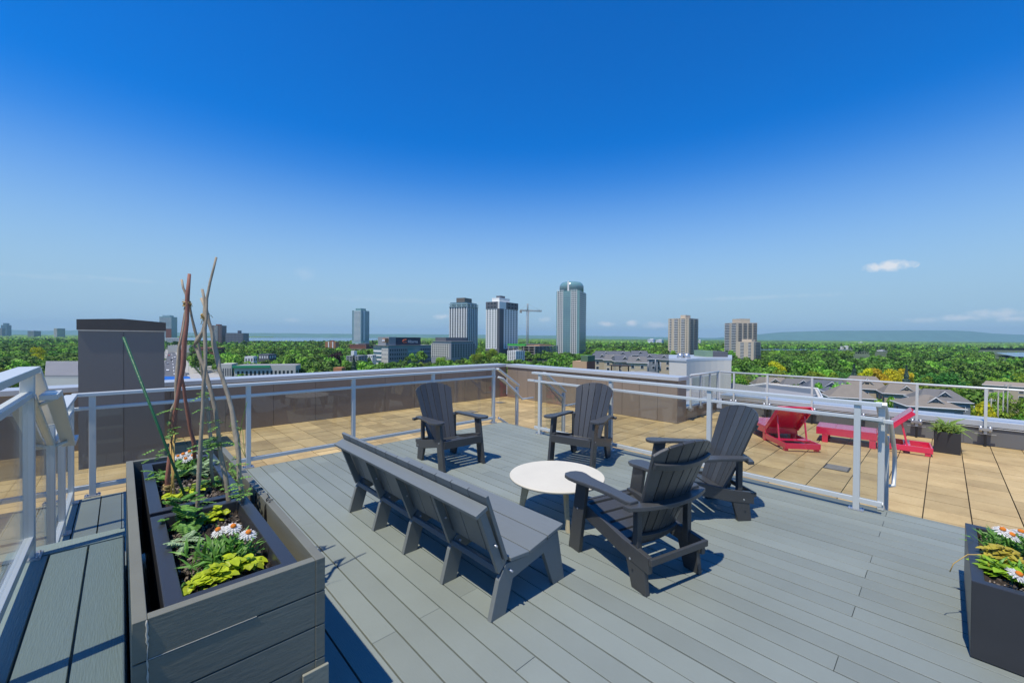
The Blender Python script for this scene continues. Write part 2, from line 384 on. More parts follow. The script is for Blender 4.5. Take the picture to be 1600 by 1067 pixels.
# upper walkway (left), one step run above the deck
wk = MB(); UZ = .46
boards(wk, -.46, .012, -3.0, 3.40, UZ, .152, .012 - .152 * 3, lambda k: [], gap=.009, var=.035)
wk.box(-.46, .012, 3.405, 3.56, UZ - .028, UZ + .004, 1.05)               # nosing board along the step edge
struct(wk.build('upper_walkway', WALK))
ws = MB()
ws.box(-.46, .012, -3, 3.53, -.3, UZ - .03, .75)
for i, (y, z) in enumerate([(3.531, .305), (3.81, .153)]):
    ws.box(-.42, .01, y, y + .28, -.3, z, .95)
struct(ws.build('walkway_steps', WALK))
# low steps from the deck down to the pavers (corner and near the big planter)
st = MB(); st.box(DX1 + .003, DX1 + .33, 4.95, 6.0, PAV_Z + .002, -.18, .95); st.box(DX1 + .003, DX1 + .33, -1.4, .33, PAV_Z + .002, -.18, .95)
struct(st.build('deck_steps', DECK))

# ------------------------------------------------------------------ parapets
def cladding_run(name, label, p0, p1, inward, z0, z1, thick, seam, cop_h=.09, cop_over=.04, m=CLAD, group=None):
    """clad wall from p0 to p1 (inner face), thickness away from 'inward'; vertical panel seams; metal coping"""
    p0, p1, n = (np.array(a, float) for a in (p0, p1, inward)); L = np.linalg.norm(p1 - p0); d = (p1 - p0) / L
    t = thing(name, label, 'wall', (*p0[:2], z0), 0, group)
    up = np.array([0, 0, 1.]); w = MB(); d3 = np.array([*d, 0]); n3 = np.array([*n, 0]); P = np.array([*p0, 0])
    w.obox(P + d3 * L / 2 - n3 * (thick / 2 + .012) + up * (z0 + z1 - cop_h) / 2, d3, n3, up, L / 2, thick / 2 - .001, (z1 - cop_h - z0) / 2)
    k = max(1, round(L / seam)); s = L / k
    for i in range(k):
        w.obox(P + d3 * (i + .5) * s - n3 * .006 + up * (z0 + .004 + z1 - cop_h) / 2, d3, n3, up, s / 2 - .004, .006, (z1 - cop_h - z0 - .01) / 2, 1 + rng.normal(0, .05))
    w.build('cladding', m, t)
    c = MB(); c.obox(P + d3 * L / 2 - n3 * (thick / 2) + up * (z1 - cop_h / 2), d3, n3, up, L / 2 + cop_over, thick / 2 + cop_over, cop_h / 2)
    c.build('coping', COPING, t, bevel=.006)
    return t
pL = cladding_run('parapet_wall', 'long dark brown clad parapet behind the two chimney-side chairs, left of the roof corner', (-6.5, 10.45), (9.68, 10.45), (0, -1), PAV_Z, .76, .5, .9)
pR = cladding_run('parapet_wall', 'tall taupe panelled parapet right of the roof corner, behind the chair at the far rail', (9.66, 10.40), (9.66, 4.40), (-1, 0), PAV_Z, .755, .48, .5)
pE = cladding_run('parapet_wall', 'short dark wall return running away from the end of the taupe parapet', (10.2, 4.42), (12.2, 4.42), (0, -1), PAV_Z, .0, .3, .6, cop_h=.05)
pO = cladding_run('parapet_wall', 'low dark grey roof-edge wall with wide metal flashing behind the red loungers', (12.22, 4.3), (12.22, -6.0), (-1, 0), PAV_Z, .125, .62, 1.2, cop_h=.11, m=CLADG)
q = MB(); q.box(12.19, 12.205, -6, 4.25, -.012, .0); q.build('white_drip_edge', SEALANT, pO)

# ------------------------------------------------------------------ chimney-like clad box on the roof
cb = thing('roof_shaft', 'tall grey metal clad box with a cap standing on the pavers beside the parapet', 'roof shaft', (0, 8.95, PAV_Z))
b = MB(); b.box(-.474, .02, 8.95, 9.9, PAV_Z, 1.735); b.box(.026, .517, 8.95, 9.9, PAV_Z, 1.735); b.box(-.46, .5, 8.97, 9.88, PAV_Z, 1.73, .4)
b.build('panel', CLADG, cb)
b = MB(); b.prism([(-.49, 1.75), (.535, 1.745), (.535, 1.885), (.0, 1.93), (-.49, 1.905)], 'y', 8.93, 9.92); b.build('cap', mat('dark_cap_metal', (.075, .066, .06), rough=.45), cb)
MB().box(-.48, .525, 8.938, 8.952, 1.733, 1.752).build('sealant_bead', SEALANT, cb)
MB().box(-.44, .5, 8.965, 9.5, PAV_Z, PAV_Z + .004).build('base_flashing', BLACK, cb)

# ------------------------------------------------------------------ railings
def railing(name, label, p0, p1, posts, cat='railing', group=None, zb=0., ztop=1.075, ext=(0, 0), glass_ext=(0, 0), plates=True, offset=.0, low=.10, mid=.915, side=None):
    p0, p1 = np.array([*p0, 0.]), np.array([*p1, 0.]); L = np.linalg.norm(p1 - p0); d = (p1 - p0) / L; nrm = np.array([-d[1], d[0], 0]); up = np.array([0, 0, 1.])
    t = thing(name, label, cat, (p0[0], p0[1], zb), 0, group)
    B = lambda a, b, w, h, z, off=0: MB().beam(p0 + d * a + up * (zb + z) + nrm * off, p0 + d * b + up * (zb + z) + nrm * off, w, h)
    B(-ext[0], L + ext[1], .085, .034, ztop - .017).build('top_rail', ALU, t, bevel=.003)
    B(-glass_ext[0], L + glass_ext[1], .045, .032, mid).build('middle_rail', ALU, t, bevel=.003)
    B(-glass_ext[0], L + glass_ext[1], .045, .045, low).build('bottom_rail', ALU, t, bevel=.003)
    pp = [L * x for x in posts]
    for x in pp:
        MB().obox(p0 + d * x + up * (zb + (ztop - .034) / 2 + .004), d, nrm, up, .026, .026, (ztop - .034) / 2 - .004).build('post', ALU, t, bevel=.003)
        if plates:
            mb = MB(); mb.obox(p0 + d * x + up * (zb + .005), d, nrm, up, .06, .05, .005)
            for sx in (-1, 1):
                for sy in (-1, 1): mb.tube([p0 + d * (x + sx * .045) + nrm * sy * .037 + up * (zb + .01), p0 + d * (x + sx * .045) + nrm * sy * .037 + up * (zb + .018)], .006, 6)
            mb.build('base_plate', GALV, t)
    ed = [-glass_ext[0]] + pp[(0 if pp[0] > .02 else 1):] + ([L + glass_ext[1]] if abs(pp[-1] - L) > .02 or glass_ext[1] else [])
    for a, c in zip(ed[:-1], ed[1:]):
        if c - a < .06: continue
        a2, c2 = a + (.03 if a > 0 else 0), c - .03
        MB().obox(p0 + d * (a2 + c2) / 2 + up * (zb + (low + mid) / 2), d, nrm, up, (c2 - a2) / 2, .005, (mid - low) / 2 - .024).build('glass_panel', GLASS, t)
    return t
# rail along the far side of the deck
RL = railing('glass_railing', 'long grey railing with glass panels between the deck and the parapet, behind the bench', (-.37, 6.10), (5.34, 6.10),
             [.026, .2695, .506, .75, .993], zb=0.)
# rail on the right side of the deck
RR = railing('glass_railing', 'grey glass railing on the right of the deck behind the two right-hand chairs', (5.30, 4.86), (5.30, .58), [.0, .335, .667, .998], ext=(.17, .17), glass_ext=(.12, .18))
for (a, c, z) in [(.02, -.36, .90)]:
    MB().beam((5.35, .80, .905), (5.35, .33, .895), .04, .035).build('handrail', ALU, RR, bevel=.004)
    MB().beam((5.35, 5.2, .91), (5.35, 4.80, .915), .04, .035).build('handrail', ALU, RR, bevel=.004)
# upper walkway rail on the left, stepping down
UL = railing('glass_railing', 'near grey railing at the left edge of the raised walkway, closest to the viewer', (-.37, -2.6), (-.37, 3.42), [.1, .35, .6, .8, .999], zb=UZ, ztop=1.04, ext=(0, .06), plates=True, mid=.89)
def sloped(t, p, q, w=.085, h=.034, name='sloped_rail'):
    MB().beam(p, q, w, h).build(name, ALU, t, bevel=.003)
ST = thing('stair_railing', 'sloping grey stair rail going down from the raised walkway to the deck, far left', 'railing', (-.37, 3.5, .2))
sloped(ST, (-.37, 3.50, 1.475), (-.37, 4.34, 1.06)); sloped(ST, (-.37, 3.50, 1.33), (-.37, 4.34, .91), .045, .032, 'middle_rail')
sloped(ST, (-.37, 4.36, 1.055), (-.37, 6.05, 1.055), name='top_rail'); sloped(ST, (-.37, 4.36, .905), (-.37, 6.05, .905), .045, .032, 'middle_rail'); sloped(ST, (-.37, 4.5, .1), (-.37, 6.05, .1), .045, .04, 'bottom_rail')
for y, z0, z1 in [(4.36, .0, 1.04), (5.08, 0, 1.04), (5.95, 0, 1.04)]:
    MB().box(-.396, -.344, y - .026, y + .026, z0, z1).build('post', ALU, ST, bevel=.003)
    MB().box(-.43, -.31, y - .05, y + .05, .001, .01).build('base_plate', GALV, ST)
for y0, y1 in [(4.4, 5.05), (5.11, 5.92)]: MB().box(-.375, -.365, y0, y1, .13, .885).build('glass_panel', GLASS, ST)
MB().prism([(3.56, .46), (4.33, .16), (4.33, .88), (3.56, 1.27)], 'x', -.375, -.365).build('glass_panel', GLASS, ST)
HL = thing('handrail', 'flat grey handrail beside the walkway steps with short level ends, far left', 'handrail', (-.29, 3.6, .3))
sloped(HL, (-.29, 3.36, 1.335), (-.29, 3.60, 1.335), .07, .03, 'level_end'); sloped(HL, (-.29, 3.60, 1.33), (-.29, 4.55, .85), .07, .03); sloped(HL, (-.29, 4.55, .85), (-.29, 4.85, .85), .07, .03, 'level_end')
MB().tube([(-.36, 3.62, 1.26), (-.29, 3.62, 1.30)], .012).build('bracket', ALU, HL); MB().tube([(-.36, 4.36, .88), (-.29, 4.4, .9)], .012).build('bracket', ALU, HL)
def step_rail(label, y, z, x0=5.42, back=False, loop=True):
    t = thing('stair_railing', label, 'railing', (x0, y, 0))
    s = lambda p, q, w, h, n: MB().beam(p, q, w, h).build(n, ALU, t, bevel=.003)
    s((x0 - .02, y, 1.06), (x0 + .56, y, .69), .085, .034, 'top_rail'); s((x0 + .02, y, .89), (x0 + .56, y, .54), .045, .032, 'middle_rail')
    s((x0 + .02, y, .08), (x0 + .56, y, -.26), .045, .04, 'bottom_rail')
    MB().box(x0 + .50, x0 + .552, y - .026, y + .026, PAV_Z, .66).build('post', ALU, t, bevel=.003)
    MB().box(x0 + .46, x0 + .6, y - .05, y + .05, PAV_Z + .001, PAV_Z + .012).build('base_plate', GALV, t)
    MB().prism([(x0 + .04, .12), (x0 + .49, -.18), (x0 + .49, .54), (x0 + .04, .84)], 'y', y - .005, y + .005).build('glass_panel', GLASS, t)
    o = .06 if not back else -.06
    h = MB(); h.tube([(x0 - .05, y - o, .90), (x0 + .1, y - o, .87), (x0 + .62, y - o, .50), (x0 + .68, y - o, .42), (x0 + .66, y - o, .25), (x0 + .58, y - o, .13), (x0 + .53, y, .12)] if loop else
                      [(x0 - .05, y - o, .90), (x0 + .08, y - o, .86), (x0 + .62, y - o, .40), (x0 + .95, y - o, .40)], .02, 10)
    h.build('handrail', ALU, t)
    return t
S1 = step_rail('short sloping stair rail at the far corner of the deck, left side of the steps', 6.10, 0, back=False, loop=False)
S2 = step_rail('short sloping stair rail behind the far right chair, right side of the corner steps', 4.86, 0, back=True, loop=False)
S3 = step_rail('sloping stair rail with looped handrail at the near end of the right deck railing', .42, 0, x0=5.40, back=False, loop=True)
MB().box(5.425, 5.475, .395, .445, .005, 1.02).build('post', ALU, S3, bevel=.003)
# outer guard on the low roof-edge wall
def guard(label, pts, posts, inward, clampz=-.06):
    t = thing('guard_rail', label, 'railing', (*pts[0][:2], 0)); n3 = np.array([*inward, 0.])
    MB().tube([np.array(p) for p in pts], .024, 10).build('top_rail', ALU, t)
    for p in posts:
        p = np.array(p, float)
        MB().box(p[0] - .022, p[0] + .022, p[1] - .022, p[1] + .022, -.12, pts[0][2] - .01).build('post', ALU, t, bevel=.003)
        c = MB(); c.box(p[0] - .05, p[0] + .05, p[1] - .085, p[1] + .085, -.05, .0)
        for sy in (-.06, .06):
            c.tube([(p[0] - .03, p[1] + sy, -.075), (p[0] - .03, p[1] + sy, .03)], .022, 8)
        c.box(p[0] - .01, p[0] + .015, p[1] - .14, p[1] + .14, -.125, -.11)
        c.build('clamp', GALV, t)
        MB().box(p[0] - .018, p[0] + .018, p[1] - .018, p[1] + .018, PAV_Z, -.1).build('dark_leg', BLACK, t)
    return t
G1 = guard('white tubular guard rail on posts along the low roof edge behind the red loungers', [(12.12, 4.3, .765), (12.12, -6, .765)],
           [(12.12, y) for y in (3.95, 3.15, 2.2, 1.3, .39, -.56, -1.5, -2.5)], (-1, 0))
G2 = thing('glass_railing', 'low glass guard on the wall return beyond the end of the taupe parapet', 'railing', (10.3, 4.46, 0))
MB().tube([(10.26, 4.35, .775), (12.12, 4.35, .765)], .024, 10).build('top_rail', ALU, G2)
for x in (10.3, 10.9, 11.5, 12.05):
    MB().box(x - .022, x + .022, 4.33, 4.374, -.12, .76).build('post', ALU, G2); MB().box(x - .06, x + .06, 4.3, 4.40, -.1, -.04).build('clamp', GALV, G2)
for x0, x1 in [(10.33, 10.87), (10.93, 11.47), (11.53, 12.02)]: MB().box(x0, x1, 4.345, 4.355, .03, .7).build('glass_panel', GLASS, G2)
MB().box(12.11, 12.12, 3.2, 4.3, .06, .72).build('glass_panel', GLASS, G2)
# drain grates set in the pavers
for i, (x, y, lab) in enumerate([(8.27, 1.16, 'slotted drain grate in the pavers in front of the red loungers'), (6.9, 8.9, 'small drain grate in the pavers near the long brown parapet'), (8.6, 9.6, 'small drain grate in the pavers near the roof corner')]):
    t = thing('drain_grate', lab, 'drain', (x, y, PAV_Z), 0, 'roof drain grates')
    MB().box(x - .16, x + .16, y - .16, y + .16, PAV_Z + .002, PAV_Z + .006).build('frame', mat('grate_dark', (.05, .045, .04), rough=.7), t)
    g = MB()
    for k in range(7): g.box(x - .14 + k * .043, x - .12 + k * .043, y - .14, y + .14, PAV_Z + .006, PAV_Z + .012)
    g.build('slat', mat('grate_grey', (.3, .28, .25), rough=.6), t)
# ------------------------------------------------------------------ adirondack chairs
def slat(mb, b0, b1, t0, t1, y_off, th=.022, ang=0, ztop=(0, 0), z0=0., col=1., curve=.0, n=6):
    pass
def make_chair(label, loc, rz):
    t = thing('adirondack_chair', label, 'chair', loc, rz, 'charcoal adirondack chairs on the deck')
    T = PW[t.name]
    def put(mb, name, parent=t, bevel=.004):
        mb.v = [tuple(T @ Vector(p)) for p in mb.v]; return mb.build(name, HDPE, parent, bevel=bevel)
    for s in (-1, 1):
        mb = MB(); mb.prism([(-.415, 0), (-.285, 0), (-.195, .585), (-.315, .585)], 'x', s * .285, s * .32); put(mb, 'leg')
        mb = MB(); mb.prism([(.235, 0), (.365, 0), (.335, .235), (.165, .235)], 'x', s * .245, s * .28); put(mb, 'leg')
        mb = MB(); mb.prism([(-.345, .30), (-.345, .395), (-.22, .385), (.15, .295), (.385, .262), (.385, .155), (.12, .19)], 'x', s * .2455, s * .2845); put(mb, 'side_rail')
        mb = MB(); mb.box(*sorted((s * .228, s * .272)), .235, .28, .2, .578); put(mb, 'back_post')
        # paddle arm: wide rounded front, waist at the back
        P = []; outer = [(.255, -.325), (.285, -.37), (.335, -.385), (.39, -.373), (.422, -.335), (.43, -.28), (.422, -.21), (.402, -.13), (.375, .0), (.362, .12), (.36, .25), (.345, .285), (.27, .285), (.262, .15), (.262, .0), (.268, -.12), (.266, -.2), (.252, -.275)]
        n = len(outer); mb = MB()
        zf = lambda y: .598 + .022 * (-(y + .1)) - .03 * max(0, -.35 - y) * 3
        vs = [(s * x, y, zf(y) - .014) for x, y in outer] + [(s * x, y, zf(y) + .014) for x, y in outer]
        F = [tuple(range(n)), tuple(range(2 * n - 1, n - 1, -1))] + [(i, n + i, n + (i + 1) % n, (i + 1) % n) for i in range(n)]
        if s > 0: F = [f[::-1] for f in F]
        mb.add(vs, F, 1.2); put(mb, 'arm', bevel=.006)
    # curved seat of slats
    prof = []
    for i in range(25):
        u = i / 24; y = -.36 + u * .52
        z = .395 - .115 * u - .05 * math.sin(math.pi * u) * .6 - (.05 * (1 - u / .1) ** 2 if u < .1 else 0); prof.append((y, z))
    mb = MB(); k = 5
    for a in range(k):
        i0, i1 = a * 5 - (1 if a else 0), min(24, a * 5 + 3); seg = prof[i0:i1 + 1] if a else prof[0:4]
        poly = [(y, z) for y, z in seg] + [(y + .004, z - .022) for y, z in reversed(seg)]
        mb.prism(poly[::-1], 'x', -.242, .242, 1 + rng.normal(0, .08))
    put(mb, 'seat', bevel=.003)
    mb = MB(); mb.box(-.283, .283, -.372, -.347, .275, .372); put(mb, 'front_apron')
    # fan back: six tapering slats, slightly cupped, rounded top
    mb = MB(); nS = 6; bw, tw = .40, .60; ang = math.radians(23); ca, sa = math.cos(ang), math.sin(ang); Lb = .86; y0, z0 = .165, .225
    def bp(u, l, off):                       # u in -1..1 across, l along the back, off normal offset
        w = (bw + (tw - bw) * l / Lb) / 2; cup = -.055 * u * u * (0.4 + .6 * l / Lb)
        yy = cup + off
        return (u * w, y0 + l * sa + yy * ca, z0 + l * ca - yy * sa)
    for i in range(nS):
        ua, ub = -1 + 2 * i / nS + .012, -1 + 2 * (i + 1) / nS - .012; rows = []
        K = 7
        for j in range(K + 1):
            row = []
            for u in (ua, (ua + ub) / 2, ub):
                top = Lb * (1 - .105 * u * u - .03 * abs(u) ** 6)
                row.append((u, top * j / K))
            rows.append(row)
        V = [bp(u, l, -.011) for r in rows for u, l in r] + [bp(u, l, .011) for r in rows for u, l in r]; o = 3 * (K + 1); F = []
        for j in range(K):
            for q in range(2):
                a = j * 3 + q; F.append((a, a + 1, a + 4, a + 3)); F.append((o + a, o + a + 3, o + a + 4, o + a + 1))
            F.append((j * 3, j * 3 + 3, o + j * 3 + 3, o + j * 3)); F.append((j * 3 + 2, o + j * 3 + 2, o + j * 3 + 5, j * 3 + 5))
        for q in range(2):
            F.append((q, o + q, o + q + 1, q + 1)); a = K * 3 + q; F.append((a, a + 1, o + a + 1, o + a))
        mb.add(V, F, 1 + rng.normal(0, .1))
    put(mb, 'backrest', bevel=.004)
    def batten(l, w, th, u1, name, off=.012, dl=.0):
        mb = MB(); us = np.linspace(-u1, u1, 13); V = []; F = []
        for u in us:
            for (dl_, o_) in ((0, off), (w, off), (w, off + th), (0, off + th)): V.append(bp(u, l + dl_, o_))
        for i in range(12):
            for q in range(4): F.append((i * 4 + q, i * 4 + (q + 1) % 4, i * 4 + 4 + (q + 1) % 4, i * 4 + 4 + q))
        F += [(3, 2, 1, 0), (48, 49, 50, 51)]
        mb.add(V, F); return put(mb, name, bevel=.003)
    batten(.66, .045, .024, .97, 'back_batten'); batten(.06, .05, .024, .95, 'back_batten')
    # wide curved support at arm height and the low bar between the rear legs
    mb = MB(); xs = np.linspace(-.385, .385, 15); V = []; F = []
    for x in xs:
        yi = .305 - .055 * (x / .385) ** 2 * .9; yo = .395 - .085 * (x / .385) ** 2
        V += [(x, yi, .553), (x, yo, .553), (x, yo, .582), (x, yi, .582)]
    for i in range(14):
        for q in range(4): F.append((i * 4 + (q + 1) % 4, i * 4 + q, i * 4 + 4 + q, i * 4 + 4 + (q + 1) % 4))
    F += [(0, 1, 2, 3), (59, 58, 57, 56)]
    mb.add(V, [f[::-1] for f in F], 1.15); put(mb, 'arm_support')
    mb = MB(); mb.box(-.283, .283, .386, .41, .218, .262); put(mb, 'rear_bar')
    mb = MB()
    for s in (-1, 1):
        for (y, z) in ((-.30, .345), (.26, .215)): mb.tube([(s * .3205, y, z), (s * .324, y, z)], .008, 8)
    mb.v = [tuple(T @ Vector(p)) for p in mb.v]; mb.build('bolt', GALV, t)
    return t
def face(dx, dy): return math.atan2(dy, dx) + math.pi / 2     # rotation that turns local -y to (dx, dy)
CH = [('charcoal adirondack chair facing the viewer before the long brown parapet, beyond the bench', (3.22, 4.63, 0), face(-.06, -1)),
      ('charcoal adirondack chair by the right-hand railing, beyond the round table and facing it', (4.63, 3.45, 0), face(-1, -.22)),
      ('charcoal adirondack chair seen from the side nearest the red loungers', (4.12, 1.66, 0), face(-.78, .62)),
      ('charcoal adirondack chair seen from behind, one arm overlapping the round table', (2.83, 1.60, 0), face(.25, .97))]
CHAIRS = [make_chair(*c) for c in CH]

# ------------------------------------------------------------------ long slatted bench
bt = thing('garden_bench', 'long grey lounge bench with open boxed back, seen from behind on the deck', 'bench', (1.9, 2.87, 0))
BY = [1.82, 2.345, 2.87, 3.395, 3.92]
for i, y in enumerate(BY):
    th = .034; ya = y if i == 0 else (y - th if i == 4 else y - th / 2)
    fr = [(1.572, 0), (1.692, 0), (1.752, .195), (2.035, .25), (2.135, 0), (2.25, 0), (2.178, .352), (2.06, .328), (1.87, .292), (1.69, .306), (1.635, .22)]
    MB().prism(fr[::-1], 'y', ya, ya + th, 1 + rng.normal(0, .04)).build('leg_frame', BENCHM, bt, bevel=.003)
    rb = [(1.637, .262), (1.488, .648), (1.531, .668), (1.662, .345), (1.70, .318)]
    MB().prism(rb, 'y', ya + .002, ya + th - .002, 1 + rng.normal(0, .04)).build('back_rib', BENCHM, bt, bevel=.002)
Y0, Y1 = 1.80, 3.94
mb = MB()
for (x0, z0, x1, z1) in [(1.715, .318, 1.872, .304), (1.88, .306, 2.045, .343), (2.053, .346, 2.205, .378)]:
    mb.prism([(x0, z0), (x1, z1), (x1 + .004, z1 + .024), (x0 - .002, z0 + .024)], 'y', Y0, Y1, 1 + rng.normal(0, .05))
mb.build('seat', BENCHM, bt, bevel=.004)
mb = MB(); nb = 12; w = (Y1 - Y0) / nb
for i in range(nb):
    mb.prism([(1.672, .335), (1.512, .762), (1.534, .770), (1.696, .343)][::-1], 'y', Y0 + i * w + .003, Y0 + (i + 1) * w - .003, 1 + rng.normal(0, .05))
mb.build('backrest', BENCHM, bt, bevel=.003)
MB().prism([(1.452, .648), (1.537, .684), (1.526, .708), (1.442, .672)], 'y', Y0 + .005, Y1 - .005).build('top_plank', BENCHM, bt, bevel=.003)
mb = MB(); mb.prism([(1.640, .252), (1.685, .234), (1.697, .264), (1.650, .284)], 'y', Y0 + .055, Y1 - .055); mb.build('rear_rail', BENCHM, bt, bevel=.003)
mb = MB()
for y in BY:
    mb.tube([(1.72, y - .03, .26), (1.72, y + .05, .26)], .007, 8); mb.tube([(1.60, y - .022, .45), (1.60, y + .03, .45)], .007, 8)
mb.build('bolt', GALV, bt)

# ------------------------------------------------------------------ round table
TC = (2.99, 2.52); TZ = .385
tt = thing('round_table', 'round cream topped low table on pale wooden legs between the chairs', 'table', (*TC, 0))
MB().lathe([(.30, TZ - .026), (.437, TZ - .024), (.445, TZ - .018), (.447, TZ - .006), (.442, TZ)], (*TC, 0), 64).build('tabletop', TOPW, tt, smooth=False)
for k in range(3):
    a = math.radians(236.5 + 120 * k); d = np.array([math.cos(a), math.sin(a), 0]); n = np.array([-d[1], d[0], 0]); c = np.array([*TC, 0]); up = np.array([0, 0, 1.])
    P = [c + d * .235 + up * (TZ - .027), c + d * .325 + up * (TZ - .027), c + d * .375, c + d * .33]
    mb = MB(); V = [p + n * .014 for p in P] + [p - n * .014 for p in P]
    mb.add(V, [(3, 2, 1, 0), (4, 5, 6, 7)] + [(i, (i + 1) % 4, 4 + (i + 1) % 4, 4 + i) for i in range(4)]); mb.build('leg', PLYW, tt, bevel=.003)
    Q = [c + d * .03 + up * (TZ - .027), c + d * .236 + up * (TZ - .027), c + d * .25 + up * (TZ - .10), c + d * .03 + up * (TZ - .065)]
    mb = MB(); V = [p + n * .013 for p in Q] + [p - n * .013 for p in Q]
    mb.add(V, [(3, 2, 1, 0), (4, 5, 6, 7)] + [(i, (i + 1) % 4, 4 + (i + 1) % 4, 4 + i) for i in range(4)]); mb.build('brace', PLYW, tt)

# ------------------------------------------------------------------ red sun loungers
def lounger(label, loc, rz):
    t = thing('sun_lounger', label, 'sun lounger', loc, rz, 'red sun loungers on the pavers'); T = PW[t.name]
    def put(mb, name, bevel=.004):
        mb.v = [tuple(T @ Vector(p)) for p in mb.v]; return mb.build(name, RED, t, bevel=bevel)
    h = .29
    mb = MB(); mb.box(-.3, .3, .80, 1.76, .27, .29)
    for k in range(3): mb.box(-.3, .3, .80 + k * .321, .80 + k * .321 + .316, .2903, .300)
    put(mb, 'seat')
    mb = MB(); mb.box(-.3, -.278, .78, 1.76, .155, .268); mb.box(.278, .3, .78, 1.76, .155, .268); mb.box(-.277, .277, 1.735, 1.76, .155, .268); mb.box(-.277, .277, .785, .81, .155, .268); put(mb, 'seat_frame')
    mb = MB(); mb.box(-.297, -.272, .0, .778, .05, .15); mb.box(.272, .297, .0, .778, .05, .15); mb.box(-.271, .271, .0, .025, .05, .15); mb.box(-.271, .271, .30, .40, .125, .15); put(mb, 'head_frame')
    for x in (-.26, .26):
        mb = MB(); mb.box(x - .035, x + .035, 1.56, 1.66, 0, .154); put(mb, 'leg')
        mb = MB(); mb.box(x - .035, x + .035, .80, .90, 0, .154); put(mb, 'leg')
        mb = MB(); mb.box(x - .03, x + .03, .03, .11, 0, .049); put(mb, 'leg')
    a = math.radians(44); L = .70; hy, hz = .79, .285
    def bp(x, l, o): return (x, hy - l * math.cos(a) - o * math.sin(a), hz + l * math.sin(a) - o * math.cos(a))
    mb = MB()
    def slab(x0, x1, l0, l1, o0, o1):
        V = [bp(x, l, o) for o in (o0, o1) for l in (l0, l1) for x in (x0, x1)]
        mb.add(V, [(0, 2, 3, 1), (4, 5, 7, 6), (0, 1, 5, 4), (2, 6, 7, 3), (0, 4, 6, 2), (1, 3, 7, 5)])
    slab(-.3, .3, 0, L, -.012, .008)
    slab(-.3, -.278, 0, L, .009, .07); slab(.278, .3, 0, L, .009, .07)
    put(mb, 'backrest')
    for x in (-.24, .24):
        mb = MB(); p = bp(x, .46, .03); mb.beam(p, (x, .35, .14), .03, .022, up=(1, 0, 0)); put(mb, 'prop')
    return t
def axis_rot(dx, dy): return math.atan2(dy, dx) - math.pi / 2
lounger('red sun lounger with raised back seen from behind, left of the other lounger', (8.97, 1.75, PAV_Z), axis_rot(.78, .62))
lounger('red sun lounger with long pink-sheened seat, partly behind the railing end', (10.58, .14, PAV_Z), axis_rot(-.08, 1)).scale = (1, .94, 1)
# small side table between the loungers
sd = thing('side_table', 'small white side table on pale splayed legs behind the left lounger', 'table', (10.1, 2.25, PAV_Z))
sc = (10.1, 2.25)
MB().lathe([(.2, .40), (.24, .405), (.245, .425), (.24, .43)], (*sc, PAV_Z), 32).build('tabletop', TOPW, sd)
for k in range(3):
    a = math.radians(200 + 120 * k); d = np.array([math.cos(a), math.sin(a), 0]); c = np.array([*sc, PAV_Z])
    MB().beam(c + d * .14 + (0, 0, .40), c + d * .22, .035, .02, up=(d[1], -d[0], 0)).build('leg', PLYW, sd)

# ------------------------------------------------------------------ wooden planter box on the left, with two black pots inside
BXa, BXb, BYa, BYb, BZ = .022, .622, 1.79, 4.13, .75
pb = thing('planter_box', 'large grey painted timber planter box at the front left, holding two black pots', 'planter box', ((BXa + BXb) / 2, (BYa + BYb) / 2, 0))
for k in range(6):
    z1 = BZ - k * .1405; z0 = max(.02, z1 - .1365)
    if z1 < .05: break
    mb = MB(); mb.box(BXa, BXa + .038, BYa, BYb, z0, z1, 1 + rng.normal(0, .06)); mb.box(BXb - .038, BXb, BYa, BYb, z0, z1, 1 + rng.normal(0, .06))
    mb.box(BXa + .0385, BXb - .0385, BYa + .002, BYa + .04, z0, z1 - .001, 1 + rng.normal(0, .06)); mb.box(BXa + .0385, BXb - .0385, BYb - .04, BYb - .002, z0, z1 - .001, 1)
    mb.build('plank_course', WOODP, pb, bevel=.0025)
mb = MB(); mb.box(BXb - .09, BXb + .012, BYa - .014, BYa + .0, .02, .30, 1.5); mb.build('corner_block', WOODP, pb, bevel=.003)
# ragged filler line on the corner joint
mb = MB(); zz = np.linspace(.05, BZ - .004, 60); pts = [(BXa + .0385 + rng.normal(0, .0012), BYa - .0005, z) for z in zz]
mb.tube(pts, [max(.0008, .0022 + rng.normal(0, .0012)) for _ in zz], 5, 1.); mb.build('filler_bead', mat('pale_filler', (.42, .42, .38), rough=.9), pb)
mb = MB(); mb.box(BXa + .04, BXb - .25, BYa + .0, BYa + .003, BZ - .1385, BZ - .1365); mb.build('filler_line', MATS['pale_filler'], pb)
# a loop of thin irrigation tube over the rim
tu = MB()
def wire(pts, r=.003): tu.tube(pts, r, 6)
wire([(.575, 2.83, .60), (.582, 2.83, .735), (.59, 2.83, .757), (.615, 2.85, .757), (.628, 2.87, .74)])
wire([(.578, 2.62, .57), (.583, 2.62, .72), (.592, 2.63, .757), (.612, 2.66, .758), (.617, 2.72, .757)]); wire([(.575, 2.60, .55), (.582, 2.60, .70), (.59, 2.61, .757), (.62, 2.60, .757)])
wire([(.575, 2.57, .53), (.581, 2.58, .65), (.583, 2.6, .74), (.6, 2.58, .757)])
tg = tag(tu.build('irrigation_tube', BLACK), 'thin black irrigation tubing looped over the right rim of the timber planter', 'tube')

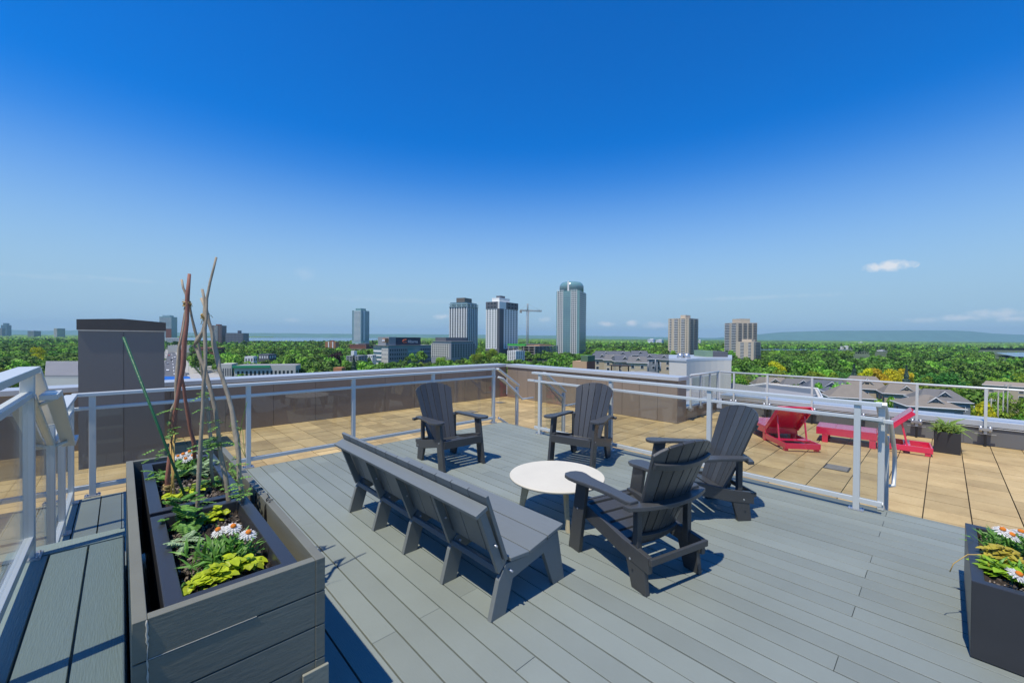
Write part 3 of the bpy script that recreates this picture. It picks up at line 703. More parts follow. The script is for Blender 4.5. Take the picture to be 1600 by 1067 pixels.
def black_pot(name, label, x0, x1, y0, y1, z0, z1, rim=.05, soil_drop=.07, group=None, taper=.0):
    t = thing(name, label, 'planter', ((x0 + x1) / 2, (y0 + y1) / 2, z0), 0, group)
    mb = MB(); i = rim; a = taper
    V = [(x0 + a, y0 + a, z0), (x1 - a, y0 + a, z0), (x1 - a, y1 - a, z0), (x0 + a, y1 - a, z0), (x0, y0, z1), (x1, y0, z1), (x1, y1, z1), (x0, y1, z1),
         (x0 + i, y0 + i, z1), (x1 - i, y0 + i, z1), (x1 - i, y1 - i, z1), (x0 + i, y1 - i, z1), (x0 + i + .015, y0 + i + .015, z1 - soil_drop - .1), (x1 - i - .015, y0 + i + .015, z1 - soil_drop - .1), (x1 - i - .015, y1 - i - .015, z1 - soil_drop - .1), (x0 + i + .015, y1 - i - .015, z1 - soil_drop - .1)]
    F = [(3, 2, 1, 0)]
    for b in (0, 4, 8):
        for k in range(4): F.append((b + k, b + (k + 1) % 4, b + 4 + (k + 1) % 4, b + 4 + k))
    mb.add(V, F); mb.build('pot', POTM, t, bevel=.004)
    nx, ny = 40, max(20, int(40 * (y1 - y0) / (x1 - x0))); sb = MB()
    X = np.linspace(x0 + i + .004, x1 - i - .004, nx); Y = np.linspace(y0 + i + .004, y1 - i - .004, ny)
    Z = z1 - soil_drop + rng.normal(0, .007, (ny, nx)) + .015 * np.sin(X[None] * 23) * np.cos(Y[:, None] * 17)
    sb.add([(X[j], Y[k], Z[k, j]) for k in range(ny) for j in range(nx)], [(k * nx + j, k * nx + j + 1, (k + 1) * nx + j + 1, (k + 1) * nx + j) for k in range(ny - 1) for j in range(nx - 1)], 1)
    sb.build('soil', SOIL, t)
    gb = MB()
    for _ in range(int(900 * (x1 - x0) * (y1 - y0) / .5) + 120):
        p = np.array([rng.uniform(X[0] + .01, X[-1] - .01), rng.uniform(Y[0] + .01, Y[-1] - .01), z1 - soil_drop + rng.uniform(0, .012)]); q = rng.normal(0, 1, (3, 3)); u = q[0] / np.linalg.norm(q[0]); v = np.cross(u, q[1]); v /= np.linalg.norm(v); w = np.cross(u, v); r = rng.uniform(.002, .007)
        gb.obox(p, u, v, w, r * 1.5, r, r * .7, rng.choice([.25, .4, .7, 1.0, 1.4]))
    gb.build('bark_chips', GRIT, t); return t
P1 = black_pot('planter_pot', 'black planter with white daisies and lime foliage, nearer pot inside the timber box', .105, .535, 1.835, 2.83, .30, .735, rim=.055, group='black pots in the timber box')
P2 = black_pot('planter_pot', 'black planter at the far end of the timber box, beside the rail', .105, .535, 2.885, 4.03, .30, .735, rim=.055, group='black pots in the timber box')
P3 = black_pot('planter_pot', 'large black planter with daisies at the right edge of the deck', 3.27, 4.28, -.70, -.112, 0.004, .41, rim=.05, soil_drop=.05)
P4 = black_pot('planter_pot', 'square black planter of grassy plants on the pavers by the low roof-edge wall', 10.82, 11.25, -.22, .12, PAV_Z, .02, rim=.02, soil_drop=.03)

# ------------------------------------------------------------------ plants
def rdir(el0, el1, az=None):
    a = rng.uniform(0, 2 * math.pi) if az is None else az; e = math.radians(rng.uniform(el0, el1))
    return np.array([math.cos(a) * math.cos(e), math.sin(a) * math.cos(e), math.sin(e)])
UP = np.array([0, 0, 1.])
def flower(parent, c, tilt, r=.042, facing=None):
    c = np.array(c, float); n = np.array(tilt, float); n /= np.linalg.norm(n); a = np.cross(n, (1, .2, 0)); a /= np.linalg.norm(a); b = np.cross(n, a)
    mb = MB()
    for ring, (rr, lift, k) in enumerate([(1, .0, 16), (.82, .012, 13), (.62, .02, 10)]):
        for j in range(k):
            t = 2 * math.pi * (j + .5 * ring) / k + rng.normal(0, .06); d = math.cos(t) * a + math.sin(t) * b
            mb.leaf(c + d * r * .15 + n * lift * .4, d + n * (.12 + lift * 9), n, r * rr * rng.uniform(.9, 1.08), r * .3, .12, rng.uniform(.92, 1.05))
    f = mb.build('flower', PETAL, parent)
    db_ = MB(); vs = []; K = 10
    prof = [(.36 * r, .1 * r), (.34 * r, .26 * r), (.22 * r, .38 * r), (.02 * r, .42 * r)]
    vs = [c + n * (z + .012) + (math.cos(2 * math.pi * j / K) * a + math.sin(2 * math.pi * j / K) * b) * rr for rr, z in prof for j in range(K)]
    db_.add(vs, [(i * K + j, i * K + (j + 1) % K, (i + 1) * K + (j + 1) % K, (i + 1) * K + j) for i in range(3) for j in range(K)], 1, 0, True)
    db_.build('flower_centre', DISC, f); return f
def strap_plant(name, label, c, n, L, wd, spread, mats=LEAFG, flowers=(), cat='plant', dens=1., el=(15, 80)):
    t = thing(name, label, cat, tuple(c)); mb = MB(); st_ = MB(); c = np.array(c, float)
    for _ in range(n):
        o = c + np.array([rng.normal(0, spread), rng.normal(0, spread), 0]); h = rng.uniform(.0, L * .75); d = rdir(*el); stem = o + UP * h * .6 + d * .02
        if rng.random() < .3: st_.tube([o, (o + stem) / 2 + rng.normal(0, .004, 3), stem], .0022, 4)
        mb.leaf(stem, d, UP, L * rng.uniform(.5, 1.), wd * rng.uniform(.7, 1.2), rng.uniform(.1, .5), rng.uniform(.6, 1.35))
    mb.build('foliage', mats, t)
    if st_.v: st_.build('stem', LEAFG, t)
    for (p, tl, r) in flowers:
        p = np.array(p, float); sb = MB(); sb.tube([c + (p - c) * (.3, .3, 0), c + (p - c) * .6 + (0, 0, .01), p - np.array(tl) * .004], .0025, 5); sb.build('flower_stem', LEAFG, t)
        flower(t, p, tl, r)
    return t
def broad_plant(name, label, c, n, L, wd, rx, ry, mats=LIME, h=.05, rot=0., cat='plant'):
    t = thing(name, label, cat, tuple(c)); mb = MB(); c = np.array(c, float); ca_, sa_ = math.cos(rot), math.sin(rot)
    for _ in range(n):
        r = math.sqrt(rng.random()); a = rng.uniform(0, 2 * math.pi); lx, ly = r * rx * math.cos(a), r * ry * math.sin(a)
        o = c + np.array([ca_ * lx - sa_ * ly, sa_ * lx + ca_ * ly, h * (1 - r * r) * rng.uniform(.5, 1.2) + .008]); d = rdir(-5, 30); ll = L * rng.uniform(.6, 1.15)
        # lobed leaf: three overlapping blades
        for da in (-.7, 0, .7):
            q = Quaternion((0, 0, 1), da); dd = np.array(q @ Vector(d)); mb.leaf(o, dd, UP, ll * (1 if da == 0 else .72), wd * (1 if da == 0 else .8), rng.uniform(.1, .35), rng.uniform(.75, 1.2))
    mb.build('foliage', mats, t); return t
def feathery(mb, base, d, L, k=6, w=.012):
    """a compound leaf: stalk with paired leaflets"""
    base = np.array(base, float); d = d / np.linalg.norm(d); side = np.cross(d, UP); side /= np.linalg.norm(side) + 1e-9
    for i in range(1, k + 1):
        p = base + d * L * i / k - UP * L * .25 * (i / k) ** 2
        for s in (-1, 1):
            mb.leaf(p, d * .6 + side * s, UP, L * .36 * (1 - .45 * abs(i / k - .45)), w * 1.5, .2, rng.uniform(.7, 1.3))
    mb.leaf(base + d * L - UP * L * .25, d, UP, L * .3, w * 1.5, .2)
    mb.tube([base, base + d * L * .5 - UP * L * .06, base + d * L - UP * L * .25], .0015, 4, .8)
def feather_plant(name, label, c, n, L, spread, h, mats=LEAFF, w=.012):
    t = thing(name, label, 'plant', tuple(c)); mb = MB(); c = np.array(c, float)
    for _ in range(n):
        o = c + np.array([rng.normal(0, spread), rng.normal(0, spread), rng.uniform(.0, h)]); feathery(mb, o, rdir(0, 55), L * rng.uniform(.6, 1.1), w=w)
    mb.build('foliage', mats, t); return t
ZS = .735 - .07
def on(x, y, z): return tuple(atz(x, y, z))
dA = on(352, 885, ZS)
def fl(x, y, z, tl=(-.2, -.25, .95), r=.04): return (atz(x, y, z), tl, r)
strap_plant('daisy_plant', 'daisy plant with three white orange-centred flowers in the nearer black pot', dA, 230, .105, .017, .05, LEAFG,
            [fl(343, 831, .80, (-.35, -.1, .9), .032), fl(364, 826, .81, (.05, -.35, .95), .033), fl(387, 836, .80, (.15, -.3, .95), .034)])
broad_plant('lime_vine', 'lime green sweet potato vine spilling at the front of the nearer black pot', on(345, 908, ZS + .02), 75, .05, .042, .16, .055, LIME, .06, rot=.35)
broad_plant('lime_vine', 'small lime green leaf clump at the back of the nearer black pot', on(336, 812, ZS + .01), 36, .042, .034, .06, .05, LIME, .05)
feather_plant('tomato_seedling', 'green leafy seedling climbing the left stick of the nearer black pot', on(292, 822, ZS + .02), 22, .085, .035, .14, LEAFG, .02)
feather_plant('feathery_seedling', 'pale feathery seedling at the left rim of the nearer black pot', on(284, 858, ZS + .03), 10, .075, .03, .04, GREY_LEAF, .012)
feather_plant('feathery_seedling', 'pale feathery seedling in the middle of the nearer black pot', on(300, 845, ZS + .02), 10, .07, .03, .05, LEAFF, .012)
strap_plant('daisy_plant', 'cluster of white daisies in the far black pot behind the sticks', on(297, 738, ZS), 130, .10, .016, .07, LEAFG,
            [fl(287, 712, .80, r=.034), fl(297, 708, .81, r=.034), fl(291, 719, .79, r=.03), fl(302, 714, .80, r=.032), fl(279, 715, .79, r=.03)])
feather_plant('grey_leaf_plant', 'grey green feathery plant in the far black pot, left of the bamboo canes', on(258, 752, ZS + .02), 20, .08, .05, .07, LEAFF, .014)
feather_plant('grey_leaf_plant', 'silvery rounded feathery plant in the far black pot near its right rim', on(318, 740, ZS + .02), 22, .075, .045, .05, GREY_LEAF, .018)
feather_plant('grey_leaf_plant', 'low trailing green plant on the soil of the far black pot near its front', on(340, 758, ZS + .01), 20, .07, .07, .03, LEAFF, .014)
broad_plant('lime_vine', 'lime green vine along the front rim of the far black pot', on(292, 772, ZS + .03), 18, .06, .045, .12, .03, LIME, .03, rot=.3)
# right-hand planter
zr = .41 - .05
def rp(x, y, z=zr): return tuple(atz(x, y, z))
strap_plant('daisy_plant', 'daisy plant with white flowers at the back of the right-hand black planter', rp(1580, 866), 150, .11, .015, .06, LEAFG,
            [fl(1566, 830, .56, (-.3, -.1, .9), .04), fl(1578, 838, .54, (-.1, -.4, .9), .042), fl(1594, 834, .55, (.0, -.2, .95), .042)])
strap_plant('daisy_plant', 'white daisy with orange centre at the front of the right-hand black planter', rp(1596, 912), 90, .09, .016, .05, LEAFG, [fl(1588, 899, .47, (-.2, -.5, .85), .042)])
broad_plant('coleus_plant', 'amber and green broad-leaved plant in the middle of the right-hand black planter', rp(1566, 882, zr + .03), 80, .058, .044, .11, .08, AMBER, .10)
broad_plant('coleus_plant', 'bright green broad-leaved plant low in the right-hand black planter', rp(1560, 893, zr + .02), 50, .06, .05, .10, .08, mat('bright_leaf', (.3, .5, .03), rough=.5, tint=1., transl=.3), .07)
gs = MB()
gs.tube([rp(1540, 880, zr + .02), rp(1533, 866, .46), rp(1512, 866, .44), rp(1490, 880, .38), rp(1484, 893, .33)], .0025, 5); tag(gs.build('dry_stalk', BAMBOO), 'thin dry stalk arching over the left rim of the right-hand planter', 'stalk')
gs = MB()
for _ in range(14):
    o = np.array(rp(1549 + rng.uniform(-3, 6), 864 + rng.uniform(-2, 6))); gs.leaf(o, rdir(50, 80), UP, rng.uniform(.08, .17), .008, .4, rng.uniform(.7, 1.2))
tag(gs.build('grass_tuft', LEAFG), 'thin green blades at the back left corner of the right-hand planter', 'plant')
# grassy planter by the roof edge
t = thing('spider_plant', 'pale striped grassy plant in the square planter by the roof edge', 'plant', (11.03, -.05, 0)); mb = MB()
for _ in range(170):
    o = np.array([rng.uniform(10.86, 11.2), rng.uniform(-.2, .1), -.01]); mb.leaf(o, rdir(25, 85), UP, rng.uniform(.12, .26), .022, rng.uniform(.2, .7), rng.uniform(.7, 1.5))
for _ in range(16):
    o = np.array([rng.uniform(10.95, 11.1), rng.uniform(-.1, .0), .02]); mb.leaf(o, rdir(35, 80), UP, rng.uniform(.25, .42), .014, rng.uniform(.2, .8), 1.8)
mb.build('foliage', mat('striped_leaf', (.2, .3, .06), rough=.5, tint=1., transl=.3), t)
broad_plant('lime_vine', 'lime leaves at the right side of the square planter by the roof edge', (11.08, -.12, .0), 40, .09, .06, .15, .08, LIME, .08)

# ------------------------------------------------------------------ branch tepees, canes and the green stake
DEP = 2.62
def bpts(pl, d0, d1):
    n = len(pl); return [atd(x, y, d0 + (d1 - d0) * i / (n - 1)) for i, (x, y) in enumerate(pl)]
def wob(pts, n=2, amp=.0035):
    out = []
    for a, b in zip(pts[:-1], pts[1:]):
        for i in range(n): out.append(a + (b - a) * i / n + rng.normal(0, amp, 3))
    out.append(pts[-1]); return out
def branch(label, pl, d0, d1, r0, r1, m, knots=3):
    p = wob(bpts(pl, d0, d1)); n = len(p); r = [r0 + (r1 - r0) * i / (n - 1) for i in range(n)]
    for k in rng.integers(1, n - 1, knots): r[k] *= 1.3
    mb = MB(); mb.tube(p, r, 8, rng.uniform(.85, 1.15))
    return tag(mb.build('branch_pole', m), label, 'branch', 'branch poles of the two plant tepees')
branch('thick grey then reddish branch leaning right, left leg of the back tepee', [(262, 782), (266, 715), (272, 652), (286, 570), (292, 500), (296, 428)], 2.50, 2.56, .0135, .0085, STICKR)
branch('dark thin branch twisting around the reddish tepee pole', [(267, 655), (275, 625), (277, 575), (281, 545), (291, 500), (289, 462), (284, 437)], 2.53, 2.57, .010, .006, STICK)
branch('reddish branch rising from the back of the far pot behind the other poles', [(306, 715), (298, 668), (290, 625), (283, 585), (280, 540), (290, 490), (295, 470)], 2.76, 2.6, .0105, .007, STICKR)
branch('grey branch crossing between the two tepees', [(332, 760), (330, 695), (325, 640), (318, 590), (312, 548), (304, 515), (296, 480), (290, 455)], 2.70, 2.58, .0095, .006, STICK)
branch('long pale branch reaching highest, above the front tepee knot', [(306, 842), (308, 770), (316, 680), (318, 600), (322, 540), (322, 495), (330, 440), (338, 402)], 2.26, 2.42, .0105, .006, STICK)
branch('crooked grey branch bending sharply below the front tepee knot', [(366, 818), (354, 752), (344, 710), (336, 640), (322, 580), (312, 560), (303, 541), (316, 520), (323, 490), (316, 452)], 2.36, 2.42, .013, .007, STICK)
branch('thick knotted grey branch, right leg of the front tepee', [(386, 825), (377, 745), (372, 690), (362, 640), (348, 590), (338, 560), (330, 520), (322, 490), (315, 466)], 2.38, 2.42, .0135, .0085, STICK, 6)
for lab, (x, y), d in [('jute twine tied round the back tepee below its tips', (292.5, 475), 2.56), ('jute twine knot tied round the front tepee', (320, 494), 2.42), ('twine wrapped round the reddish pole low in the far pot', (262, 760), 2.50)]:
    mb = MB(); c = atd(x, y, d)
    for k in range(5):
        ring = [c + np.array([rq * math.cos(t), rq * math.sin(t), (k - 2) * .0045 + .009 * math.sin(t + k * 1.7)]) for t, rq in zip(np.linspace(0, 2 * math.pi, 14), rng.uniform(.014, .022, 14))]; mb.tube(ring, .0035, 5)
    for k in range(9): e_ = rng.normal(0, 1, 3); e_ /= np.linalg.norm(e_); mb.tube([c + e_ * .014, c + e_ * .028 + rng.normal(0, .006, 3), c + e_ * rng.uniform(.03, .05) - UP * .012], .0014, 4)
    tag(mb.build('twine_knot', TWINE), lab, 'twine', 'twine knots on the tepees')
for lab, pl in [('bamboo cane leaning left among the three canes in the far pot', [(267, 790), (269, 740), (266, 690)]), ('middle bamboo cane of the three in the far pot', [(274, 792), (270, 740), (270, 682)]), ('bamboo cane leaning right among the three canes in the far pot', [(264, 790), (272, 740), (272, 678)])]:
    tag(MB().tube(bpts(pl, 2.46, 2.5), .0038, 7).build('bamboo_cane', BAMBOO), lab, 'cane', 'bamboo canes in the far pot')
tag(MB().tube(bpts([(299, 800), (245, 660), (193, 527)], 2.40, 2.46), .0072, 9).build('garden_stake', GREENP), 'thin green garden stake leaning left out of the timber planter', 'stake')
# vine shoots climbing the poles
mb = MB()
for (x, y, n, d) in [(272, 640, 3, 2.52), (264, 670, 4, 2.52), (268, 690, 3, 2.52), (250, 705, 3, 2.52), (240, 712, 3, 2.5), (330, 690, 9, 2.36), (322, 700, 6, 2.36), (345, 695, 5, 2.36), (352, 692, 4, 2.38), (322, 618, 5, 2.4), (318, 640, 4, 2.4), (360, 668, 5, 2.38), (365, 720, 5, 2.36), (370, 755, 6, 2.34), (388, 770, 6, 2.34), (360, 775, 4, 2.34), (310, 700, 4, 2.4), (300, 790, 5, 2.28), (312, 788, 5, 2.28), (335, 665, 4, 2.38)]:
    c = atd(x, y, d)
    for _ in range(n): feathery(mb, c + rng.normal(0, .012, 3), rdir(-10, 40), rng.uniform(.035, .07), 4, .008)
for pl in [[(371, 700), (378, 660), (383, 640), (386, 628)], [(372, 690), (384, 715), (382, 705), (379, 672)], [(250, 712), (262, 712), (266, 705)]]: mb.tube(bpts(pl, 2.38, 2.38), .0015, 4, .8)
tag(mb.build('climbing_shoots', LEAFF), 'young feathery shoots climbing the branch tepees', 'vine')
# ------------------------------------------------------------------ ground, river, hills
def polar(az, d):                           # azimuth measured from the view axis, to the right
    return d * (_F * math.cos(az) + _R * math.sin(az))
mb = MB(); A = np.linspace(-1.35, 1.35, 60); Dn = [25, 60, 120, 250, 500, 900, 1500, 2500, 4000, 6500, 10000, 16000]
mb.add([(*polar(a, d)[:2], GROUND) for d in Dn for a in A], [(i * 60 + j, (i + 1) * 60 + j, (i + 1) * 60 + j + 1, i * 60 + j + 1) for i in range(len(Dn) - 1) for j in range(59)])
mb.add([(-60, -60, GROUND - .02), (60, -60, GROUND - .02), (60, 60, GROUND - .02), (-60, 60, GROUND - .02)], [(0, 1, 2, 3)])
struct(mb.build('ground', mat('city_ground', (.075, .10, .04), rough=.95, noise=.35, nscale=.03, coord='World', noise2=.3, n2scale=.008)))
WATER = mat('river_water', (.10, .19, .30), rough=.12, noise=.05, nscale=.01, coord='World')
def azx(x): return math.atan((x - 800) / FPX)
def hz(x, y, z):                            # distance along the axis at which a point of height z shows at row y
    return (EYE - z) * FPX / (y - horizon(x))
def water(name_label, pts):
    V = [tuple(atz(x, y, GROUND + 5.5)) for x, y in pts]
    mb = MB(); mb.add(V, [tuple(range(len(V)))]); o = mb.build('river', WATER); return struct(o)
water('', [(286, 527.3), (560, 527.9), (640, 528.6), (640, 532.5), (560, 533.5), (470, 533.2), (286, 531.5)][::-1])
water('', [(915, 536.2), (1000, 535.8), (1046, 537.5), (1046, 541.5), (960, 543.5), (915, 541.5)][::-1])
water('', [(1185, 545), (1250, 544.6), (1330, 546.3), (1250, 547.2), (1185, 547)][::-1])
water('', [(1555, 551), (1640, 550.5), (1700, 551), (1700, 558.5), (1640, 558.5), (1585, 557)][::-1])

# far hills: a ridge with depth on the horizon
def hills(d, xs, ys, label, m, back=2500):
    n = len(xs); V = []
    for x, y in zip(xs, ys):
        top = atd(x, y, d); b0 = atd(x, horizon(x), d - 900); b0[2] = GROUND; t2 = atd(x, horizon(x), d + back); t2[2] = GROUND
        mid = (b0 + top) / 2; mid[2] = GROUND + (top[2] - GROUND) * .62
        V += [b0, mid, top, t2]
    F = [(i * 4 + q, (i + 1) * 4 + q, (i + 1) * 4 + q + 1, i * 4 + q + 1) for i in range(n - 1) for q in range(3)]
    mb = MB(); mb.add(V, [f[::-1] for f in F]); return struct(mb.build('hills', m, smooth=True))
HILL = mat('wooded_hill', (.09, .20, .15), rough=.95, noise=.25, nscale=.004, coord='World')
xs = np.linspace(1090, 1720, 60); yh = np.interp(xs, [1090, 1150, 1185, 1220, 1290, 1370, 1440, 1490, 1520, 1545, 1580, 1650, 1720], [529, 526, 522.5, 519, 516.8, 516.5, 516.2, 516.4, 517.6, 520.5, 522.5, 523.5, 527]) + rng.normal(0, .12, 60)
hills(9500, xs, yh, '', HILL)
xs = np.linspace(-120, 130, 30); yh = np.interp(xs, [-120, 0, 30, 60, 100, 125, 130], [514, 515.2, 515.5, 517, 516.5, 515.6, 517]) + rng.normal(0, .1, 30)
hills(9500, xs, yh, '', HILL)
xs = np.linspace(120, 1110, 80); yh = np.interp(xs, [120, 260, 420, 560, 760, 960, 1110], [519.5, 519.7, 520.4, 521.8, 522.8, 525.2, 528.2]) + rng.normal(0, .15, 80)
hills(7800, xs, yh, '', HILL)

# ------------------------------------------------------------------ buildings
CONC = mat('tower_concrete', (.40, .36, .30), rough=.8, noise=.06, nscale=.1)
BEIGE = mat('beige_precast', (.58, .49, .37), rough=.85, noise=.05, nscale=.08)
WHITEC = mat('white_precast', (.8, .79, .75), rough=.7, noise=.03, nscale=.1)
DARKC = mat('dark_grey_panel', (.12, .122, .135), rough=.6, noise=.06, nscale=.1)
MIDC = mat('mid_grey_panel', (.27, .28, .29), rough=.7, noise=.08, nscale=.1)
WIN = mat('dark_window_glass', (.03, .04, .05), rough=.12, noise=.25, nscale=.15, spec=.6)
TEAL = mat('teal_curtain_glass', (.17, .31, .31), rough=.10, noise=.12, nscale=.2, spec=.8)
TEALD = mat('deep_blue_curtain_glass', (.10, .19, .23), rough=.10, noise=.12, nscale=.2, spec=.8)
PALEG = mat('pale_glass', (.32, .44, .46), rough=.2, noise=.08, nscale=.2)
BRICK = mat('red_brick', (.24, .095, .06), rough=.9, noise=.1, nscale=.5)
OBRICK = mat('orange_brick', (.48, .21, .09), rough=.9, noise=.1, nscale=.5)
NAVY = mat('navy_sign_panel', (.012, .022, .06), rough=.4)
ROOFG = mat('grey_shingle', (.16, .155, .15), rough=.9, noise=.1, nscale=.8)
ROOFB = mat('brown_shingle', (.23, .20, .165), rough=.9, noise=.1, nscale=.8)
ROOFS = mat('slate_shingle', (.11, .12, .14), rough=.9, noise=.1, nscale=.8)
SIDING = mat('beige_siding', (.5, .42, .29), rough=.8, noise=.04, nscale=1)
SIDINGG = mat('grey_siding', (.22, .24, .25), rough=.8, noise=.04, nscale=1)
WTRIM = mat('white_trim', (.72, .72, .70), rough=.6)
GRAV = mat('flat_roof', (.30, .30, .30), rough=.95, noise=.1, nscale=.5)
BLUER = mat('blue_roof_sheet', (.02, .12, .42), rough=.5)
GREENR = mat('green_metal_roof', (.03, .30, .14), rough=.5)
STUCCO = mat('grey_stucco', (.56, .54, .48), rough=.85, noise=.05, nscale=.8)

def corner_box(xl, xc, xr, D, a):
    """a box whose near vertical corner shows at xc and whose two faces end at xl and xr; a = turn of the left face"""
    v = ray(xc, horizon(xc)); P = EYEP + v * D; P = np.array([P[0], P[1], 0])
    vd = np.array([v[0], v[1], 0]); vd /= np.linalg.norm(vd); r = np.array([vd[1], -vd[0], 0]); a = math.radians(a)
    ul = -r * math.cos(a) + vd * math.sin(a); ur = r * math.sin(a) + vd * math.cos(a)
    def solve(x, u):
        # (P+u t - eye) must lie on the vertical plane through column x
        q = ray(x, horizon(x)); n = np.array([q[1], -q[0]]); return -(n @ P[:2]) / (n @ u[:2])
    lw = solve(xl, ul) if xl < xc - .3 else None; rw = solve(xr, ur) if xr > xc + .3 else None
    return P, ul, ur, lw or (rw * .8), rw or (lw * .8)
def zrow(x, y, D): return EYE - (y - horizon(x)) * D / FPX
class Bld:
    def __init__(s, name, label, cat, xl, xc, xr, ytop, D, a=30, group=None, depth=None):
        s.P, s.ul, s.ur, s.lw, s.rw = corner_box(xl, xc, xr, D, a); s.D = D; s.xc = xc
        if depth: 
            if xr <= xc + .3: s.rw = depth
            if xl >= xc - .3: s.lw = depth
        s.top = zrow(xc, ytop, D); s.t = thing(name, label, cat, (s.P[0], s.P[1], GROUND), 0, group); s.wins = []; s.nw = 0
    def face(s, side):                       # origin at the near corner, running along the face; outward normal
        u = s.ul if side == 'L' else s.ur; n = -(s.ur if side == 'L' else s.ul); return s.P, u, n, (s.lw if side == 'L' else s.rw)
    def block(s, name, m, z0, z1, l0=0., l1=1., r0=0., r1=1., out=0.):
        c = s.P + s.ul * s.lw * (l0 + l1) / 2 + s.ur * s.rw * (r0 + r1) / 2 + UP * (z0 + z1) / 2
        mb = MB(); mb.obox(c, s.ul, s.ur, UP, s.lw * (l1 - l0) / 2 + out, s.rw * (r1 - r0) / 2 + out, (z1 - z0) / 2); return mb.build(name, m, s.t)
    def panel(s, side, f0, f1, z0, z1, m, name, out=.12, th=.12):
        P, u, n, L = s.face(side); mb = MB(); mb.obox(P + u * L * (f0 + f1) / 2 + n * (out - th / 2) + UP * (z0 + z1) / 2, u, n, UP, L * (f1 - f0) / 2, th / 2, (z1 - z0) / 2); return mb.build(name, m, s.t)
    def grid(s, side, f0, f1, z0, z1, cols, rows, wf=.6, hf=.55, m=None, name='window', out=.06, skip=0.):
        P, u, n, L = s.face(side); cw = L * (f1 - f0) / cols; rh = (z1 - z0) / rows
        for r in range(rows - 1, -1, -1):
            for c in range(cols):
                if skip and rng.random() < skip: continue
                s.wins.append((P + u * (L * f0 + (c + .5) * cw) + n * (out - .05) + UP * (z0 + (r + .5) * rh), u, n, cw * wf / 2, rh * hf / 2, m or WIN, name))
    def ledges(s, side, f0, f1, z0, z1, rows, m, name='balcony', out=1.2, hf=.34):
        P, u, n, L = s.face(side); rh = (z1 - z0) / rows
        for r in range(rows):
            s.wins.append((P + u * L * (f0 + f1) / 2 + n * out / 2 + UP * (z0 + (r + .0) * rh + rh * hf / 2), u, n, L * (f1 - f0) / 2, rh * hf / 2, m, name, out / 2))
    def done(s):
        byn = {}
        for w in s.wins: byn.setdefault(w[6], []).append(w)
        for nm, ws in byn.items():
            proto = {}
            for w in ws[:100]:
                c, u, n, hw, hh, m = w[:6]; hd = w[7] if len(w) > 7 else .06
                key = (round(hw, 3), round(hh, 3), m.name, tuple(np.round(u, 4)))
                if key not in proto:
                    mb = MB(); mb.obox(c, u, n, UP, hw, hd, hh); o = mb.build(nm, m, s.t); proto[key] = (o, c)
                else:
                    o0, c0 = proto[key]; o = o0.copy(); COL.objects.link(o); o.parent = s.t; o.location = Vector(c - c0)
            if len(ws) > 100:
                bym = {}
                for w in ws[100:]: bym.setdefault(w[5].name, []).append(w)
                for k, g in bym.items():
                    mb = MB()
                    for w in g: mb.obox(w[0], w[1], w[2], UP, w[3], (w[7] if len(w) > 7 else .06), w[4])
                    o = mb.build(nm, g[0][5], s.t); o['kind'] = 'stuff'
        return s
G = GROUND
# --- white-piered tower with a brown crown
b = Bld('apartment_tower', 'white striped high-rise with brown rooftop box, left one of the two white towers', 'tower', 702, 729, 746, 472, 640, 32)
b.block('wall', MIDC, G, b.top - 7); b.block('upper_storeys', TEALD, b.top - 7, b.top, .03, .97, .03, .97); b.block('rooftop_box', mat('brown_metal', (.16, .13, .10), rough=.6), b.top, zrow(724, 464.5, 640), .22, .7, .15, .8)
for sd, k in (('L', 7), ('R', 6)):
    for i in range(k + 1): b.panel(sd, max(0, i / k - .028), min(1, i / k + .028), G + 16, b.top - (8 if i % 2 else 2), WHITEC, 'pier', .5, .5)
    b.grid(sd, .02, .98, G + 16, b.top - 7, k * 2, 24, .5, .6); b.ledges(sd, .0, 1., b.top - 7, b.top, 2, PALEG, 'balcony', 1.4)
b.done()
# --- white gridded tower with charcoal corner
b = Bld('apartment_tower', 'white high-rise with dark window grid and charcoal corner stripe, beside the crane', 'tower', 759, 780, 809, 471, 560, 38)
zt = b.top; b.block('wall', WHITEC, G, zt); b.block('penthouse', WHITEC, zt, zrow(780, 464.5, 560), .15, .7, .1, .65); b.block('rooftop_box', DARKC, zrow(780, 464.5, 560), zrow(780, 460.5, 560), .3, .6, .25, .5)
zb2 = zrow(780, 482, 560)
b.panel('L', .12, 1.003, zb2, zt + .1, DARKC, 'dark_band', .3, .3); b.panel('R', .35, 1.003, zb2, zt + .1, DARKC, 'dark_band', .3, .3)
b.panel('L', -.005, .16, G, zb2, DARKC, 'corner_stripe', .3, .3); b.panel('R', -.005, .22, G, zb2, DARKC, 'corner_stripe', .3, .3); b.block('podium', DARKC, G, G + 14, -.04, 1.0, -.03, .9)
b.grid('L', .18, .98, G + 15, zb2, 4, 21, .5, .5); b.grid('R', .26, .98, G + 15, zb2, 5, 21, .46, .5); b.grid('L', .2, .9, zb2, zt, 3, 2, .5, .5, out=.4); b.grid('R', .4, .95, zb2, zt, 3, 2, .5, .5, out=.4); b.grid('L', .02, .14, G + 15, zb2, 1, 21, .6, .5, out=.4); b.grid('R', .04, .2, G + 15, zb2, 2, 21, .5, .5, out=.4)
b.done()
